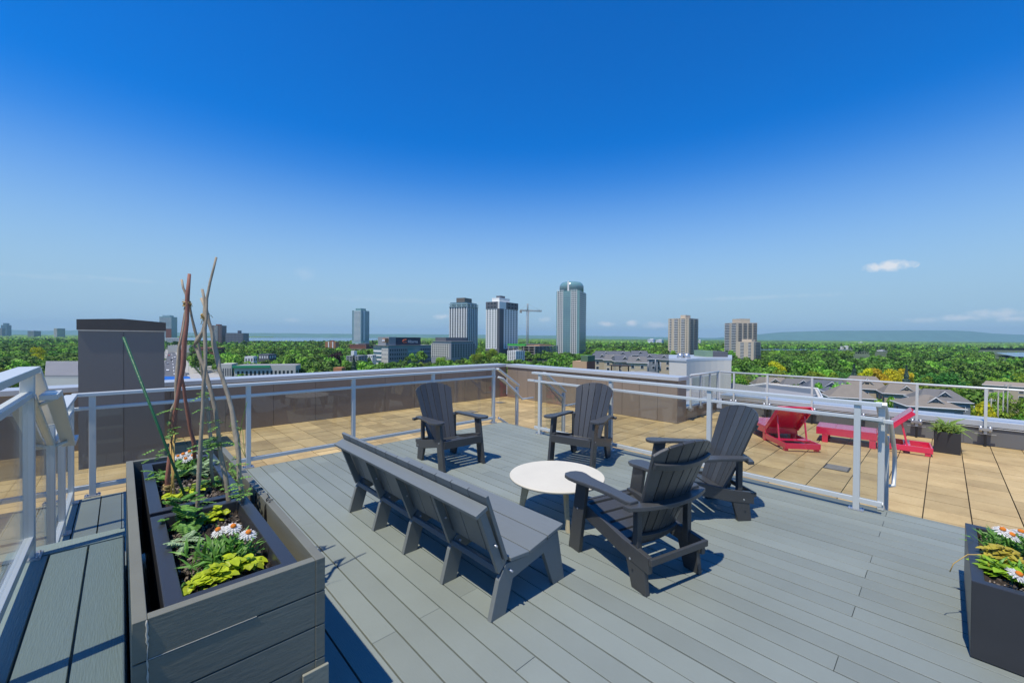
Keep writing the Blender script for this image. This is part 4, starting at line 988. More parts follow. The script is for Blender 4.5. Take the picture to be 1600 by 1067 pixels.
# --- round-topped teal tower
b = Bld('glass_tower', 'tallest teal glass tower with a rounded drum top and white grid bays', 'tower', 869, 905, 916, 454, 600, 14)
zt = b.top; b.block('wall', TEAL, G, zt, 0, 1, 0, .9)
for (f0, f1) in ((.08, .30), (.70, .93)):
    pass
P_, u_, n_, L_ = b.face('L')
for (f0, f1, c) in ((.12, .36, 3), (.72, .95, 3)):
    for i in range(c + 1): b.panel('L', f0 + (f1 - f0) * i / c - .012, f0 + (f1 - f0) * i / c + .012, G, zt + (2 if c else 0), WHITEC, 'pier', .5, .5)
    b.ledges('L', f0, f1, G + 8, zt, 30, WHITEC, 'floor_band', .5, .26); b.grid('L', f0, f1, G + 8, zt, c, 30, .6, .55)
b.grid('L', .40, .68, G + 8, zt - 8, 3, 30, .8, .55, TEALD); b.ledges('L', .40, .68, G + 8, zt, 30, PALEG, 'slab_edge', .2, .2); b.ledges('R', .0, .9, G + 8, zt, 30, MIDC, 'balcony', 1.1, .22)
b.panel('R', .02, .9, G, zt, TEALD, 'curtain_wall', .2, .2)
mid = b.P + b.ul * b.lw * .49 + b.ur * b.rw * .42; rad = b.lw * .51; dz = zrow(892, 437, 600) - zt
prof = [(rad, zt - .5), (rad, zt + dz * .55), (rad * .93, zt + dz * .75), (rad * .78, zt + dz * .9), (rad * .5, zt + dz * .98), (rad * .1, zt + dz)]
MB().lathe(prof, (mid[0], mid[1], 0), 40, 1, True).build('drum_top', TEAL, b.t)
mb = MB(); 
for k in range(20):
    t = 2 * math.pi * k / 20; d = np.array([math.cos(t), math.sin(t), 0]); mb.beam(mid + d * rad + UP * zt, mid + d * rad + UP * (zt + dz * .6), .3, .3, up=(d[0], d[1], 0))
for z in (.15, .3, .45): mb.tube([mid + np.array([math.cos(t), math.sin(t), 0]) * (rad + .1) + UP * (zt + dz * z) for t in np.linspace(0, 2 * math.pi, 41)], .2, 4)
mb.build('drum_mullion', MIDC, b.t)
b.panel('L', .455, .525, zt, zt + dz * .93, WHITEC, 'white_fin', .8 - (b.rw * .42 - rad), .6); b.done()
# --- beige slab towers
def beige(label, xl, xc, xr, yt, D, a, bays_l, bays_r, floors, pent, zb=None):
    b = Bld('apartment_tower', label, 'tower', xl, xc, xr, yt, D, a); b.block('wall', BEIGE, G, b.top)
    if pent: b.block('rooftop_box', BEIGE, b.top, b.top + pent[0], pent[1], pent[2], .2, .7)
    for sd, bays in (('L', bays_l), ('R', bays_r)):
        for f0, f1 in bays:
            b.panel(sd, f0, f1, G + 3, b.top - 1, DARKC, 'recess_shade_panel', .05, .05); b.ledges(sd, f0, f1, G + 3, b.top - 1, floors, WHITEC if sd == 'L' else CONC, 'balcony', .9, .36)  # flat dark panels paint the shade of recesses; right-face balconies use darker concrete
    return b
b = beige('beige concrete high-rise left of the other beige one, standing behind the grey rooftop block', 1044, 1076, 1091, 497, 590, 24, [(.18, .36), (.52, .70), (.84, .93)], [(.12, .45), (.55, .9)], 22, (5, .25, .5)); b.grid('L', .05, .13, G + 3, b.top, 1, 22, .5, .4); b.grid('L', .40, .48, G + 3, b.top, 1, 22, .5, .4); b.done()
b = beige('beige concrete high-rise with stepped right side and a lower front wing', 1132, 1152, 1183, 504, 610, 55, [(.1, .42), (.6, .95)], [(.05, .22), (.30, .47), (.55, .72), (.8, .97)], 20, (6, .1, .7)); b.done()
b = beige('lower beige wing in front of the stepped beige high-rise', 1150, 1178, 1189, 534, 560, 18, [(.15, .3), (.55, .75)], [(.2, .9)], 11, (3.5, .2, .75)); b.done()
# --- slim cyan tower on a brick podium
b = Bld('glass_tower', 'slim pale cyan tower rising from a red brick podium left of the sign-topped offices', 'tower', 550, 564, 577, 485, 1080, 40); b.block('wall', PALEG, G, b.top); b.block('rooftop_box', TEAL, b.top, b.top + 6, .2, .8, .2, .8)
b.ledges('L', .05, .75, G + 18, b.top, 26, WHITEC, 'balcony', .8, .3); b.grid('L', .8, 1, G + 18, b.top, 1, 26, .8, .7, TEALD); b.grid('R', .05, .95, G + 18, b.top, 4, 26, .6, .7, TEALD); b.panel('R', .3, .42, G + 18, b.top, WHITEC, 'pier', .6, .6); b.done()
b = Bld('brick_podium', 'red brick block at the foot of the slim cyan tower', 'building', 540, 572, 586, 538.5, 980, 20); b.block('wall', BRICK, G, b.top); b.block('upper_storey', DARKC, b.top, b.top + 3, .05, .4, .05, .8); b.grid('L', .03, .97, G + 6, b.top, 9, 3, .5, .5); b.done()
b = Bld('brick_building', 'small orange brick apartment block among trees left of the slim cyan tower', 'building', 508, 524, 530, 534, 760, 22); b.block('wall', OBRICK, G, b.top); b.block('rooftop_box', BRICK, b.top, b.top + 2.4, .3, .55, .2, .6); b.panel('L', .2, .3, G, b.top, WHITEC, 'balcony_stack', .5, .5); b.panel('L', .6, .7, G, b.top, WHITEC, 'balcony_stack', .5, .5); b.grid('L', .02, .98, G + 4, b.top, 8, 4, .45, .4); b.done()
# --- sign-topped office block
D_ = 430
b = Bld('office_building', 'low office block with teal glass bands and a navy sign box on its roof', 'office', 584, 607, 678, 540.5, D_, 52); zt = b.top
b.block('wall', MIDC, G, zt - 1.6, 0, 1, 0, 1); b.block('glass_storey', TEAL, zt - 1.6, zt, .02, .98, .02, .98); b.block('roof', GRAV, zt, zt + .5, -.01, 1.01, -.01, 1.01); b.block('lower_cornice', PALEG, zt - 2.0, zt - 1.62, -.01, 1.01, -.01, 1.01)
zz0 = zrow(607, 575, D_)
b.panel('R', .40, .66, zz0 - 6, zt - 2.2, TEAL, 'curtain_wall', .25, .25); b.ledges('R', .40, .66, zz0 - 6, zt - 2.2, 5, PALEG, 'glass_band', .4, .45)
b.panel('L', .45, 1.0, zz0 - 6, zt - 2.2, TEALD, 'curtain_wall', .2, .2); b.ledges('L', .45, 1.0, zz0 - 6, zt - 2.2, 6, WHITEC, 'floor_band', .35, .42); b.panel('L', .0, .44, zz0 - 6, zt - 2.2, STUCCO, 'concrete_bay', .3, .3)
b.grid('R', .02, .38, zz0 - 6, zt - 2.4, 8, 6, .45, .5); b.grid('R', .68, .99, zz0 - 6, zt - 2.4, 7, 6, .45, .5); b.grid('L', .02, .42, zz0 - 6, zt - 2.4, 4, 6, .6, .3, MIDC, 'window', .34)
# sign box on the roof: its face follows the R face of the block
P, u, n, L = b.face('R'); zs0, zs1 = zt + .5, zrow(640, 527.2, D_)
b.block('sign_box', NAVY, zs0, zs1, .12, .75, .18, .725); b.block('sign_tower', MIDC, zs0, zs1 + .3, .1, .85, .04, .177)
off = -n * b.lw * .12
def sign_text(txt, f, z, size, m, name='sign_lettering'):
    cu = bpy.data.curves.new(name, 'FONT'); cu.body = txt; cu.size = size; cu.extrude = .06; cu.resolution_u = 3; cu.align_x = 'LEFT'; cu.align_y = 'CENTER'
    tmp = bpy.data.objects.new('tmp', cu); COL.objects.link(tmp); dg = bpy.context.evaluated_depsgraph_get(); dg.update(); me = tmp.evaluated_get(dg).to_mesh()
    V = np.array([v.co[:] for v in me.vertices]); F = [tuple(p.vertices) for p in me.polygons]; tmp.to_mesh_clear(); bpy.data.objects.remove(tmp); bpy.data.curves.remove(cu)
    W_ = P + off + u * L * f + n * .15 + V[:, :1] * u + V[:, 1:2] * UP + V[:, 2:3] * n + UP * z
    return link_mesh(name, W_, F, m, b.t)
zc = (zs0 + zs1) / 2; hgt = zs1 - zs0; LETW = mat('white_lettering', (.8, .8, .8), rough=.5); LETO = mat('orange_red_lettering', (.75, .16, .05), rough=.5)
sign_text('Alterna', .435, zc - .05 * hgt, hgt * .56, LETW)
mk = MB()   # the mark left of the word: an open square ring with a curl
for (f, dz, rr) in ((.355, .0, .2), (.395, .03, .2)):
    c = P + off + u * L * f + n * .14 + UP * (zc + dz * hgt); a0 = .9
    mk.tube([c + (u * math.cos(t) + UP * math.sin(t)) * hgt * rr for t in np.linspace(a0, a0 + 4.6, 16)], hgt * .05, 5)
mk.build('sign_emblem', LETO, b.t)
# smaller sign on the left end of the sign tower
P2_, u2_, n2_, L2_ = b.face('L'); lb = MB(); c = P + off * .8 + u * L * .035 - n * b.lw * .1 + UP * (zc + .12 * hgt); 
b.block('side_sign', OBRICK, zc - .12 * hgt, zc + .36 * hgt, .12, .3, -.03, .035)
mk = MB()
for i in range(3):
    cc = b.P + b.ul * b.lw * (.15 + .06 * i) - b.ur * (b.rw * .035) + UP * (zc + .12 * hgt); mk.obox(cc, b.ul, b.ur, UP, b.lw * .022, .1, hgt * .14)
mk.build('side_sign_mark', LETW, b.t)
dd = b.P + b.ul * b.lw * .3 + b.ur * b.rw * .09 + UP * (zs0 + .1); MB().lathe([(.1, .0), (.5, .25), (.9, .8), (.95, .95)], dd, 14).build('satellite_dish', WTRIM, b.t)
b.done()
b = Bld('office_building', 'pale stone and glass office block right of the navy-signed one', 'office', 674, 705, 743, 536.5, 400, 42); zt = b.top
b.block('wall', MIDC, G, zt); b.block('glass_storey', TEALD, zt, zt + 1.6, .04, .96, .04, .96); b.block('roof', GRAV, zt + 1.6, zt + 2.0, .02, .98, .02, .98); b.panel('L', .1, 1, zt - 14, zt - .5, STUCCO, 'stone_bay', .2, .2); b.block('back_tower', DARKC, zt, zrow(705, 527.4, 400), .45, 1.0, .15, 1.05)
b.grid('L', .12, .98, zt - 14, zt - .5, 8, 6, .5, .6, out=.3); b.grid('R', .02, .98, zt - 14, zt - .5, 9, 6, .5, .6); b.done()
# --- construction site, crane
b = Bld('concrete_frame', 'unfinished concrete building frame under the crane', 'building', 793, 836, 872, 541, 520, 30); zt = b.top; fl_h = 3.1
for k in range(8):
    z = zt - k * fl_h
    b.block('floor_slab', CONC, z - .45, z)
for f in np.linspace(.03, .97, 6): b.panel('L', f - .012, f + .012, G, zt - .46, CONC, 'column', -.3, .5)
for f in np.linspace(.03, .97, 7): b.panel('R', f - .012, f + .012, G, zt - .46, CONC, 'column', -.3, .5)
b.block('core', DARKC, G, zt + 2.5, .3, .75, .3, .75); b.block('green_netting', mat('green_netting', (.05, .42, .06), rough=.8), zt + .05, zt + 2.6, .35, 1.0, .0, .06)
b.block('wood_forms', mat('form_timber', (.42, .24, .12), rough=.9), zt + .05, zt + 1.6, .1, .8, .3, .8); b.grid('R', .05, .95, zt - 7 * fl_h, zt, 6, 7, .6, .6, DARKC, 'opening_shade_panel', -.5); b.done()  # frame openings are dark panels, their inner shade put into the colour
b = Bld('apartment_building', 'small white apartment block at the foot of the charcoal-cornered tower', 'building', 793, 806, 820, 548, 470, 40); b.block('wall', WHITEC, G, b.top); b.grid('L', .04, .96, G + 2, b.top, 4, 8, .5, .5); b.grid('R', .04, .96, G + 2, b.top, 4, 8, .5, .5); b.done()
Dc = 640; cb_ = atd(824, 540, Dc); t = thing('tower_crane', 'tower crane with long jib between the white tower and the round-topped tower', 'crane', (cb_[0], cb_[1], G)); STEEL = mat('crane_steel', (.34, .36, .37), rough=.6)
zj = zrow(824, 486.5, Dc); za = zrow(824, 474.5, Dc); base = np.array([cb_[0], cb_[1], 0.])
def lattice(mb, p, q, w, n, r=.18):
    p, q = np.array(p, float), np.array(q, float); d = (q - p) / np.linalg.norm(q - p); a = np.cross(d, (.3, .5, .8)); a /= np.linalg.norm(a); b2 = np.cross(d, a); C4 = [(a + b2) * w / 2, (a - b2) * w / 2, -(a + b2) * w / 2, (b2 - a) * w / 2]
    for c in C4: mb.tube([p + c, q + c], r, 4)
    for i in range(n):
        for k in range(4): mb.tube([p + (q - p) * i / n + C4[k], p + (q - p) * (i + 1) / n + C4[(k + 1) % 4]], r * .7, 4)
mb = MB(); lattice(mb, base + UP * G, base + UP * zj, 2.4, 30, .3); mb.build('mast', STEEL, t)
rj = _R * .97 + _F * .24
mb = MB(); lattice(mb, base + UP * (zj + 1), base + rj * 23 + UP * (zj + 1), 1.6, 16, .22); mb.build('jib', STEEL, t)
mb = MB(); lattice(mb, base + UP * (zj + 1), base - rj * 12 + UP * (zj + 1.5), 1.6, 8, .25); mb.build('counter_jib', STEEL, t)
MB().obox(base - rj * 11 + UP * (zj - .5), rj, np.cross(UP, rj), UP, 1.6, 1.2, 2.2).build('counterweight', CONC, t)
mb = MB(); lattice(mb, base + UP * zj, base + UP * za, 1.6, 6, .25); mb.build('apex', STEEL, t); MB().obox(base + rj * 1.9 + UP * (zj - 1.2), rj, np.cross(UP, rj), UP, 1, 1, 1.2).build('cab', WTRIM, t)
mb = MB(); mb.tube([base + UP * za, base + rj * 20 + UP * (zj + 2)], .12, 4); mb.tube([base + UP * za, base - rj * 11 + UP * (zj + 2)], .12, 4); mb.build('tie_rod', STEEL, t)
# --- left-hand skyline
def simple(name, label, cat, xl, xc, xr, yt, D, a, m, cols=(5, 3), rows=8, wm=None, cap=None, ledge=None, z0=6, wf=.5, hf=.5):
    b = Bld(name, label, cat, xl, xc, xr, yt, D, a); b.block('wall', m, G, b.top)
    if cap: b.block('rooftop_box', cap[0], b.top, b.top + cap[1], *cap[2:6])
    if xl < xc - .3: b.grid('L', .03, .97, G + z0, b.top - .5, cols[0], rows, wf, hf, wm)
    if xr > xc + .3: b.grid('R', .03, .97, G + z0, b.top - .5, cols[1], rows, wf, hf, wm)
    if ledge: b.ledges('L', .0, 1., G + z0, b.top, rows, ledge, 'floor_band', .5, .3)
    return b
simple('apartment_tower', 'hazy blue twin-topped tower at the far left edge of the skyline', 'tower', 1.5, 11, 18, 508, 2900, 35, TEALD, (6, 5), 18, cap=(TEALD, 14, .2, .8, .2, .8)).done()
simple('apartment_tower', 'lower hazy wing in front of the far left twin-topped tower', 'tower', -8, 3, 8, 512.5, 2700, 35, MIDC, (6, 5), 12).done()
simple('apartment_building', 'wide low grey apartment block on the far left horizon', 'building', 43, 53, 64, 517, 2400, 30, MIDC, (6, 6), 7, cap=(WTRIM, 3, .3, .6, .2, .5)).done()
simple('apartment_building', 'dark gridded block on the far left horizon beside the clad roof shaft', 'building', 84, 89, 102, 513, 2100, 50, STUCCO, (3, 7), 12, WIN, wf=.6, hf=.6).done()
b = simple('apartment_tower', 'teal glass tower with brick lower corner beside the clad roof shaft', 'tower', 249, 268, 277, 495, 1350, 24, TEAL, (7, 4), 22, TEALD, cap=(PALEG, 5, .2, .8, .1, .8), ledge=WHITEC); b.panel('L', .0, .45, G, zrow(268, 514, 1350), BRICK, 'brick_bay', .8, .8); b.done()
b = simple('low_building', 'white terraced low-rise in front of the teal glass tower', 'building', 258, 279, 287, 528, 1050, 20, WHITEC, (8, 3), 4, wf=.9, hf=.4, z0=10); b.done()
b = simple('apartment_tower', 'brown tower with pale gridded centre bay, seen right of the branch tepees', 'tower', 330, 346, 354, 508.5, 1250, 22, mat('brown_precast', (.19, .13, .11), rough=.85), (5, 3), 13, cap=(BRICK, 3.5, .2, .6, .1, .5)); b.panel('L', .38, .72, G + 12, b.top, STUCCO, 'pale_bay', .5, .5); b.grid('L', .39, .71, G + 12, b.top, 5, 13, .7, .6, WIN, 'bay_window', .6); b.done()
b = simple('apartment_building', 'long dark grey slab building right of the brown gridded tower', 'building', 352, 380, 389, 520.5, 1250, 16, DARKC, (12, 4), 6, MIDC, cap=(DARKC, 8, .3, .42, .3, .6)); b.done()
simple('brick_building', 'low red brick building behind the branch tepees', 'building', 300, 336, 352, 543.5, 620, 18, BRICK, (12, 4), 3, z0=8).done()
simple('low_building', 'long pale flat-roofed store left of the red brick building', 'building', 262, 296, 304, 539.5, 700, 20, STUCCO, (8, 3), 2, z0=14, wf=.6, hf=.3).done()
simple('low_building', 'grey flat-roofed house among the trees above the green-roofed strip', 'building', 404, 420, 432, 553.5, 390, 30, DARKC, (4, 3), 1, WTRIM, z0=7).done()
b = simple('strip_mall', 'long low strip building with a green metal roof edge', 'building', 366, 462, 470, 571, 250, 12, STUCCO, (14, 2), 1, WIN, z0=1.2, wf=.5, hf=.5); b.panel('L', .42, 1.02, b.top - 1.1, b.top + .25, GREENR, 'green_fascia', .9, .9); b.block('roof', GRAV, b.top + .005, b.top + .25, .02, .98, .02, .98); b.done()
simple('low_building', 'small white rooftop unit building above the green-roofed strip', 'building', 382, 396, 402, 557, 330, 24, WTRIM, (3, 2), 1, DARKC, z0=8).done()
simple('low_building', 'white flat-roofed building between trees left of the strip with the green roof', 'building', 343, 362, 372, 568.5, 260, 20, STUCCO, (5, 2), 1, DARKC, z0=2).done()
b = simple('low_building', 'dark blue-grey modern house with white stair tower near the slim cyan tower', 'building', 541, 560, 574, 556, 330, 30, MIDC, (4, 3), 2, z0=10); b.block('stair_tower', WTRIM, G, b.top + 4, .35, .6, .0, .3); b.done()
simple('low_building', 'tiny orange-roofed building by the parapet edge left of the signed offices', 'building', 521, 534, 540, 574.5, 240, 22, OBRICK, (4, 2), 1, z0=2).done()
simple('low_building', 'white pavilion roof among trees left of the signed offices', 'building', 573, 582, 588, 554.5, 420, 30, WTRIM, (3, 2), 1, z0=8).done()
# blue roof and street seen between the roof shaft and the tepees
t = thing('market_canopy', 'bright blue sheet roof just beyond the parapet beside the roof shaft', 'canopy', (*atz(275, 592, -7)[:2], G)); mb = MB(); q = [atz(x, y, z) for x, y, z in [(252, 599, -7.4), (302, 599, -7.4), (296, 588, -6.6), (252, 588, -6.6)]]
mb.add([*q, *[p - UP * .3 for p in q]], [(0, 1, 2, 3), (7, 6, 5, 4), (0, 4, 5, 1), (1, 5, 6, 2), (2, 6, 7, 3), (3, 7, 4, 0)]); mb.build('roof', BLUER, t)
mb = MB(); [mb.tube([p - UP * .3, (p[0], p[1], G)], .12, 6) for p in q]; mb.build('post', STEEL, t)
ASPH = mat('asphalt', (.13, .13, .135), rough=.9, noise=.1, nscale=.1, coord='World'); PAVE = mat('pale_pavement', (.42, .40, .36), rough=.9, noise=.08, nscale=.1, coord='World')
def sheet(name, pts, z, m):
    V = [tuple(atz(x, y, z)) for x, y in pts]; mb = MB(); mb.add(V, [tuple(range(len(V)))[::-1]]); return struct(mb.build(name, m))
sheet('pavement', [(258, 546), (276, 546), (330, 604), (236, 604)], G + .05, PAVE); sheet('road', [(264, 546), (271, 546), (302, 604), (246, 604)], G + .06, ASPH); sheet('car_park', [(300, 566), (372, 566), (420, 592), (326, 596)], G + .05, PAVE)
mk = MB()
for k in range(10):
    y0 = 548 + k * 5; p, q = atz(267.5 + (y0 - 546) * .12, y0, G + .075), atz(267.5 + (y0 - 546) * .12 + .25, y0 + 2, G + .075); d = q - p; d /= np.linalg.norm(d); s_ = np.array([-d[1], d[0], 0]) * .25; mk.add([p - s_, p + s_, q + s_, q - s_], [(0, 1, 2, 3)])
struct(mk.build('road_marking', WTRIM))
def car(label, x, y, m, ang):
    p = atz(x, y, G + .08); t = thing('parked_car', label, 'car', tuple(p), ang, 'cars on the street beyond the parapet'); T = PW[t.name]
    def put(mb, n, mm, **k): mb.v = [tuple(T @ Vector(a)) for a in mb.v]; return mb.build(n, mm, t, **k)
    put(MB().prism([(-2.2, .35), (2.2, .35), (2.25, .8), (1.3, .95), (.7, 1.45), (-1.3, 1.45), (-1.9, .95), (-2.25, .85)], 'y', -.85, .85), 'body', m, bevel=.06)
    put(MB().prism([(1.2, .98), (.68, 1.38), (-1.25, 1.38), (-1.75, .98)], 'y', -.87, .87), 'windows', WIN)
    for sx in (-1.35, 1.35):
        for sy in (-.8, .8): put(MB().tube([(sx, sy - .12, .32), (sx, sy + .12, .32)], .32, 12), 'wheel', BLACK)
CARM = [mat('car_white', (.7, .7, .7), rough=.3), mat('car_grey', (.2, .21, .22), rough=.3), mat('car_red', (.45, .03, .02), rough=.3), mat('car_blue', (.04, .1, .3), rough=.3), mat('car_black', (.02, .02, .02), rough=.3)]
ra = math.atan2(*(atz(285, 600, G) - atz(268, 548, G))[[1, 0]])
for i, (x, y, k) in enumerate([(266, 549, 0), (270, 552, 1), (264, 556, 2), (273, 559, 0), (268, 563, 4), (262, 569, 1), (279, 571, 0), (284, 579, 3), (262, 580, 0), (293, 585, 1)]):
    car(['white car farthest up the street beyond the parapet', 'grey car following the farthest white car up the street', 'red car on the street between the white and black cars', 'white car midway along the street on its right lane', 'black car on the street beside the branch poles', 'grey car low on the left lane of the street', 'white car on the right lane below the black car', 'blue car on the street nearest the reddish poles', 'white car on the left lane nearest the blue canopy', 'grey car nearest the parapet on the right lane of the street'][i], x, y, CARM[k], ra)
for i, (x, y) in enumerate([(259, 566), (288, 566), (295, 580), (258, 585), (279, 553)]):
    p = atz(x, y, G); t = thing('street_lamp', ['street lamp on the left kerb halfway up the street', 'street lamp on the right kerb halfway up the street', 'street lamp on the right kerb near the car park', 'street lamp on the left kerb nearest the blue canopy', 'street lamp farthest up the street on the right kerb'][i], 'street lamp', tuple(p), 0, 'street lamps along the street')
    MB().tube([p, p + UP * 9], [.12, .07], 6).build('pole', STEEL, t); MB().beam(p + UP * 9, p + UP * 9.2 + _R * 2, .12, .12).build('arm', STEEL, t); MB().obox(p + UP * 9.15 + _R * 2, _R, _F, UP, .4, .15, .08).build('lamp_head', WTRIM, t)
# --- neighbouring roofs close by on the left
t = thing('corrugated_shed', 'pale corrugated metal roof just beyond the parapet, left of the clad roof shaft', 'building', (*atz(95, 585, -6)[:2], G)); q0 = [atz(x, y, z) for x, y, z in [(70, 588, -3.2), (140, 588, -3.2), (140, 565.5, -1.9), (72, 565.5, -1.9)]]
mb = MB(); nn = 46
for i in range(nn):
    a, c = i / nn, (i + .55) / nn; L0 = lambda s: q0[0] + (q0[1] - q0[0]) * s; L1 = lambda s: q0[3] + (q0[2] - q0[3]) * s
    V = [L0(a), L0(c), L1(c), L1(a)]; mb.add([*V, *[p + UP * .12 for p in V]], [(4, 5, 6, 7), (0, 1, 5, 4), (1, 2, 6, 5), (2, 3, 7, 6), (3, 0, 4, 7)])
mb.add([*q0, *[p - UP * .2 for p in q0]], [(0, 1, 2, 3), (7, 6, 5, 4), (0, 4, 5, 1), (1, 5, 6, 2), (2, 6, 7, 3), (3, 7, 4, 0)]); mb.build('roof', mat('zinc_sheet', (.42, .41, .39), rough=.5, noise=.06, nscale=.4), t)
wq = [p - UP * .2 for p in q0]; mb = MB(); mb.add([*wq, *[np.array([p[0], p[1], G]) for p in wq]], [(0, 4, 5, 1), (1, 5, 6, 2), (2, 6, 7, 3), (3, 7, 4, 0)]); mb.build('wall', STUCCO, t)
# --- roofs of this building's lower wing beyond the taupe parapet
def flatblock(name, label, cat, pts, z0, z1, m, cop=None):
    """box over a ground outline given in world x,y"""
    c = np.mean(pts, 0); t = thing(name, label, cat, (*c, z0)); mb = MB(); mb.prism(pts, 'z', z0, z1); mb.build('wall', m, t)
    if cop:
        P = np.array(pts); P2 = c + (P - c) * 1.02; mb = MB(); mb.prism([tuple(p) for p in P2], 'z', z1 + .002, z1 + cop); mb.build('coping', COPING, t)
    return t
Dp = 23.
pa, pc, pe = atd(1046, 560, Dp), atd(1073, 562, Dp * .965), atd(1143, 560, Dp * 1.02)
arc = [pc[:2] + (pe[:2] - pc[:2]) * s + _F[:2] * (.5 * (4 * s * (1 - s))) for s in np.linspace(0, 1, 9)]
back = [pe[:2] + ray(1143, 530)[:2] * 5, pa[:2] + ray(1046, 530)[:2] * 5]
t = flatblock('penthouse_block', 'pale grey stucco rooftop block with a concave bluish side, below the beige towers', 'building', [tuple(pa[:2])] + [tuple(a) for a in arc] + [tuple(p) for p in back], -3.5, zrow(1060, 563.2, Dp), STUCCO, .12)
for (x, w, h, lab) in [(1063, .2, .55, ''), (1073, .22, .5, '')]:
    p = atd(x, 560, Dp * 1.03); MB().lathe([(w, zrow(1060, 560.5, Dp)), (w * .8, zrow(1060, 555.5, Dp)), (w * .55, zrow(1060, 552.5, Dp))], (p[0], p[1], 0), 12).build('vent', GALV, t)
t = thing('roof_hatch', 'pale green ventilation box rising behind the grey stucco rooftop block', 'vent box', (*atd(1102, 560, 26)[:2], -3)); 
for (xa, xb, m, n) in [(1093, 1104, mat('pale_green_metal', (.22, .33, .22), rough=.6), 'pale_green_box'), (1104.2, 1127, DARKC, 'louvre_box')]:  # a pale green box and a dark grey one side by side
    c = (atd(xa, 560, 26) + atd(xb, 560, 26)) / 2; w = np.linalg.norm(atd(xa, 560, 26) - atd(xb, 560, 26)); z1 = zrow(1100, 547.5 if n == 'pale_green_box' else 548.5, 26); MB().obox((c[0], c[1], (z1 - 3) / 2), _R, _F, UP, w / 2, .8 if n == 'pale_green_box' else .79, (z1 + 3) / 2).build(n, m, t)
lw = [tuple(atz(x, y, -1.1)[:2]) for x, y in [(930, 582), (1046, 566), (1240, 572), (1235, 640), (1100, 660)]]
t = flatblock('lower_roof', 'flat gravel roof of the lower wing beyond the taupe parapet', 'building', [tuple(p) for p in [(10.9, 4.9), (26, 4.5), (33, 18), (12, 27), (10.9, 14)]], -4.5, -1.15, GRAV)
for i, (x, y, h) in enumerate([(1013, 580, .9), (1024, 580, 1.15), (1032, 580, .7)]):
    p = atz(x, y, -1.15); p = p if np.linalg.norm(p) < 60 else atd(x, y, 22); t = thing('vent_pipe', ['short grey vent pipe, left one of three on the lower roof', 'tallest middle vent pipe on the lower roof', 'vent pipe with a white cap on the lower roof'][i], 'vent pipe', (p[0], p[1], -1.15), 0, 'vent pipes on the lower roof'); MB().tube([(p[0], p[1], -1.148), (p[0], p[1], -1.15 + h)], .05, 10).build('pipe', MIDC, t); MB().tube([(p[0], p[1], -1.15 + h), (p[0], p[1], -1.1 + h)], .068, 10).build('cap', WTRIM if i == 2 else MIDC, t)
# pergola and tan building between the parapet and the townhouses
p = atz(982, 575, -6); Dg = 62; t = thing('pergola', 'dark flat-topped pergola on a lower terrace beyond the parapet', 'pergola', (*atd(970, 570, Dg)[:2], -8)); zt = zrow(970, 571, Dg)
c = atd(969, 571, Dg); MB().obox((c[0], c[1], zt), _R, _F, UP, 1.35, 1.1, .06).build('roof', mat('dark_timber', (.05, .04, .035), rough=.8), t)
for x in (955.5, 968.5, 982):
    q = atd(x, 571, Dg); MB().box(q[0] - .07, q[0] + .07, q[1] - .07, q[1] + .07, -8, zt - .06).build('post', MATS['dark_timber'], t)
b = Bld('tan_building', 'tan walled building with a green pitched roof in front of the townhouses', 'building', 895, 917, 930, 565, 120, 25); b.block('wall', mat('tan_stucco', (.52, .34, .2), rough=.85), G, b.top); b.block('roof', mat('green_shingle', (.10, .17, .10), rough=.9), b.top + .01, zrow(917, 556, 120), -.05, .45, .05, .9); b.panel('R', .02, .98, b.top - 3, b.top, BRICK, 'brick_side', .1, .1); b.done()

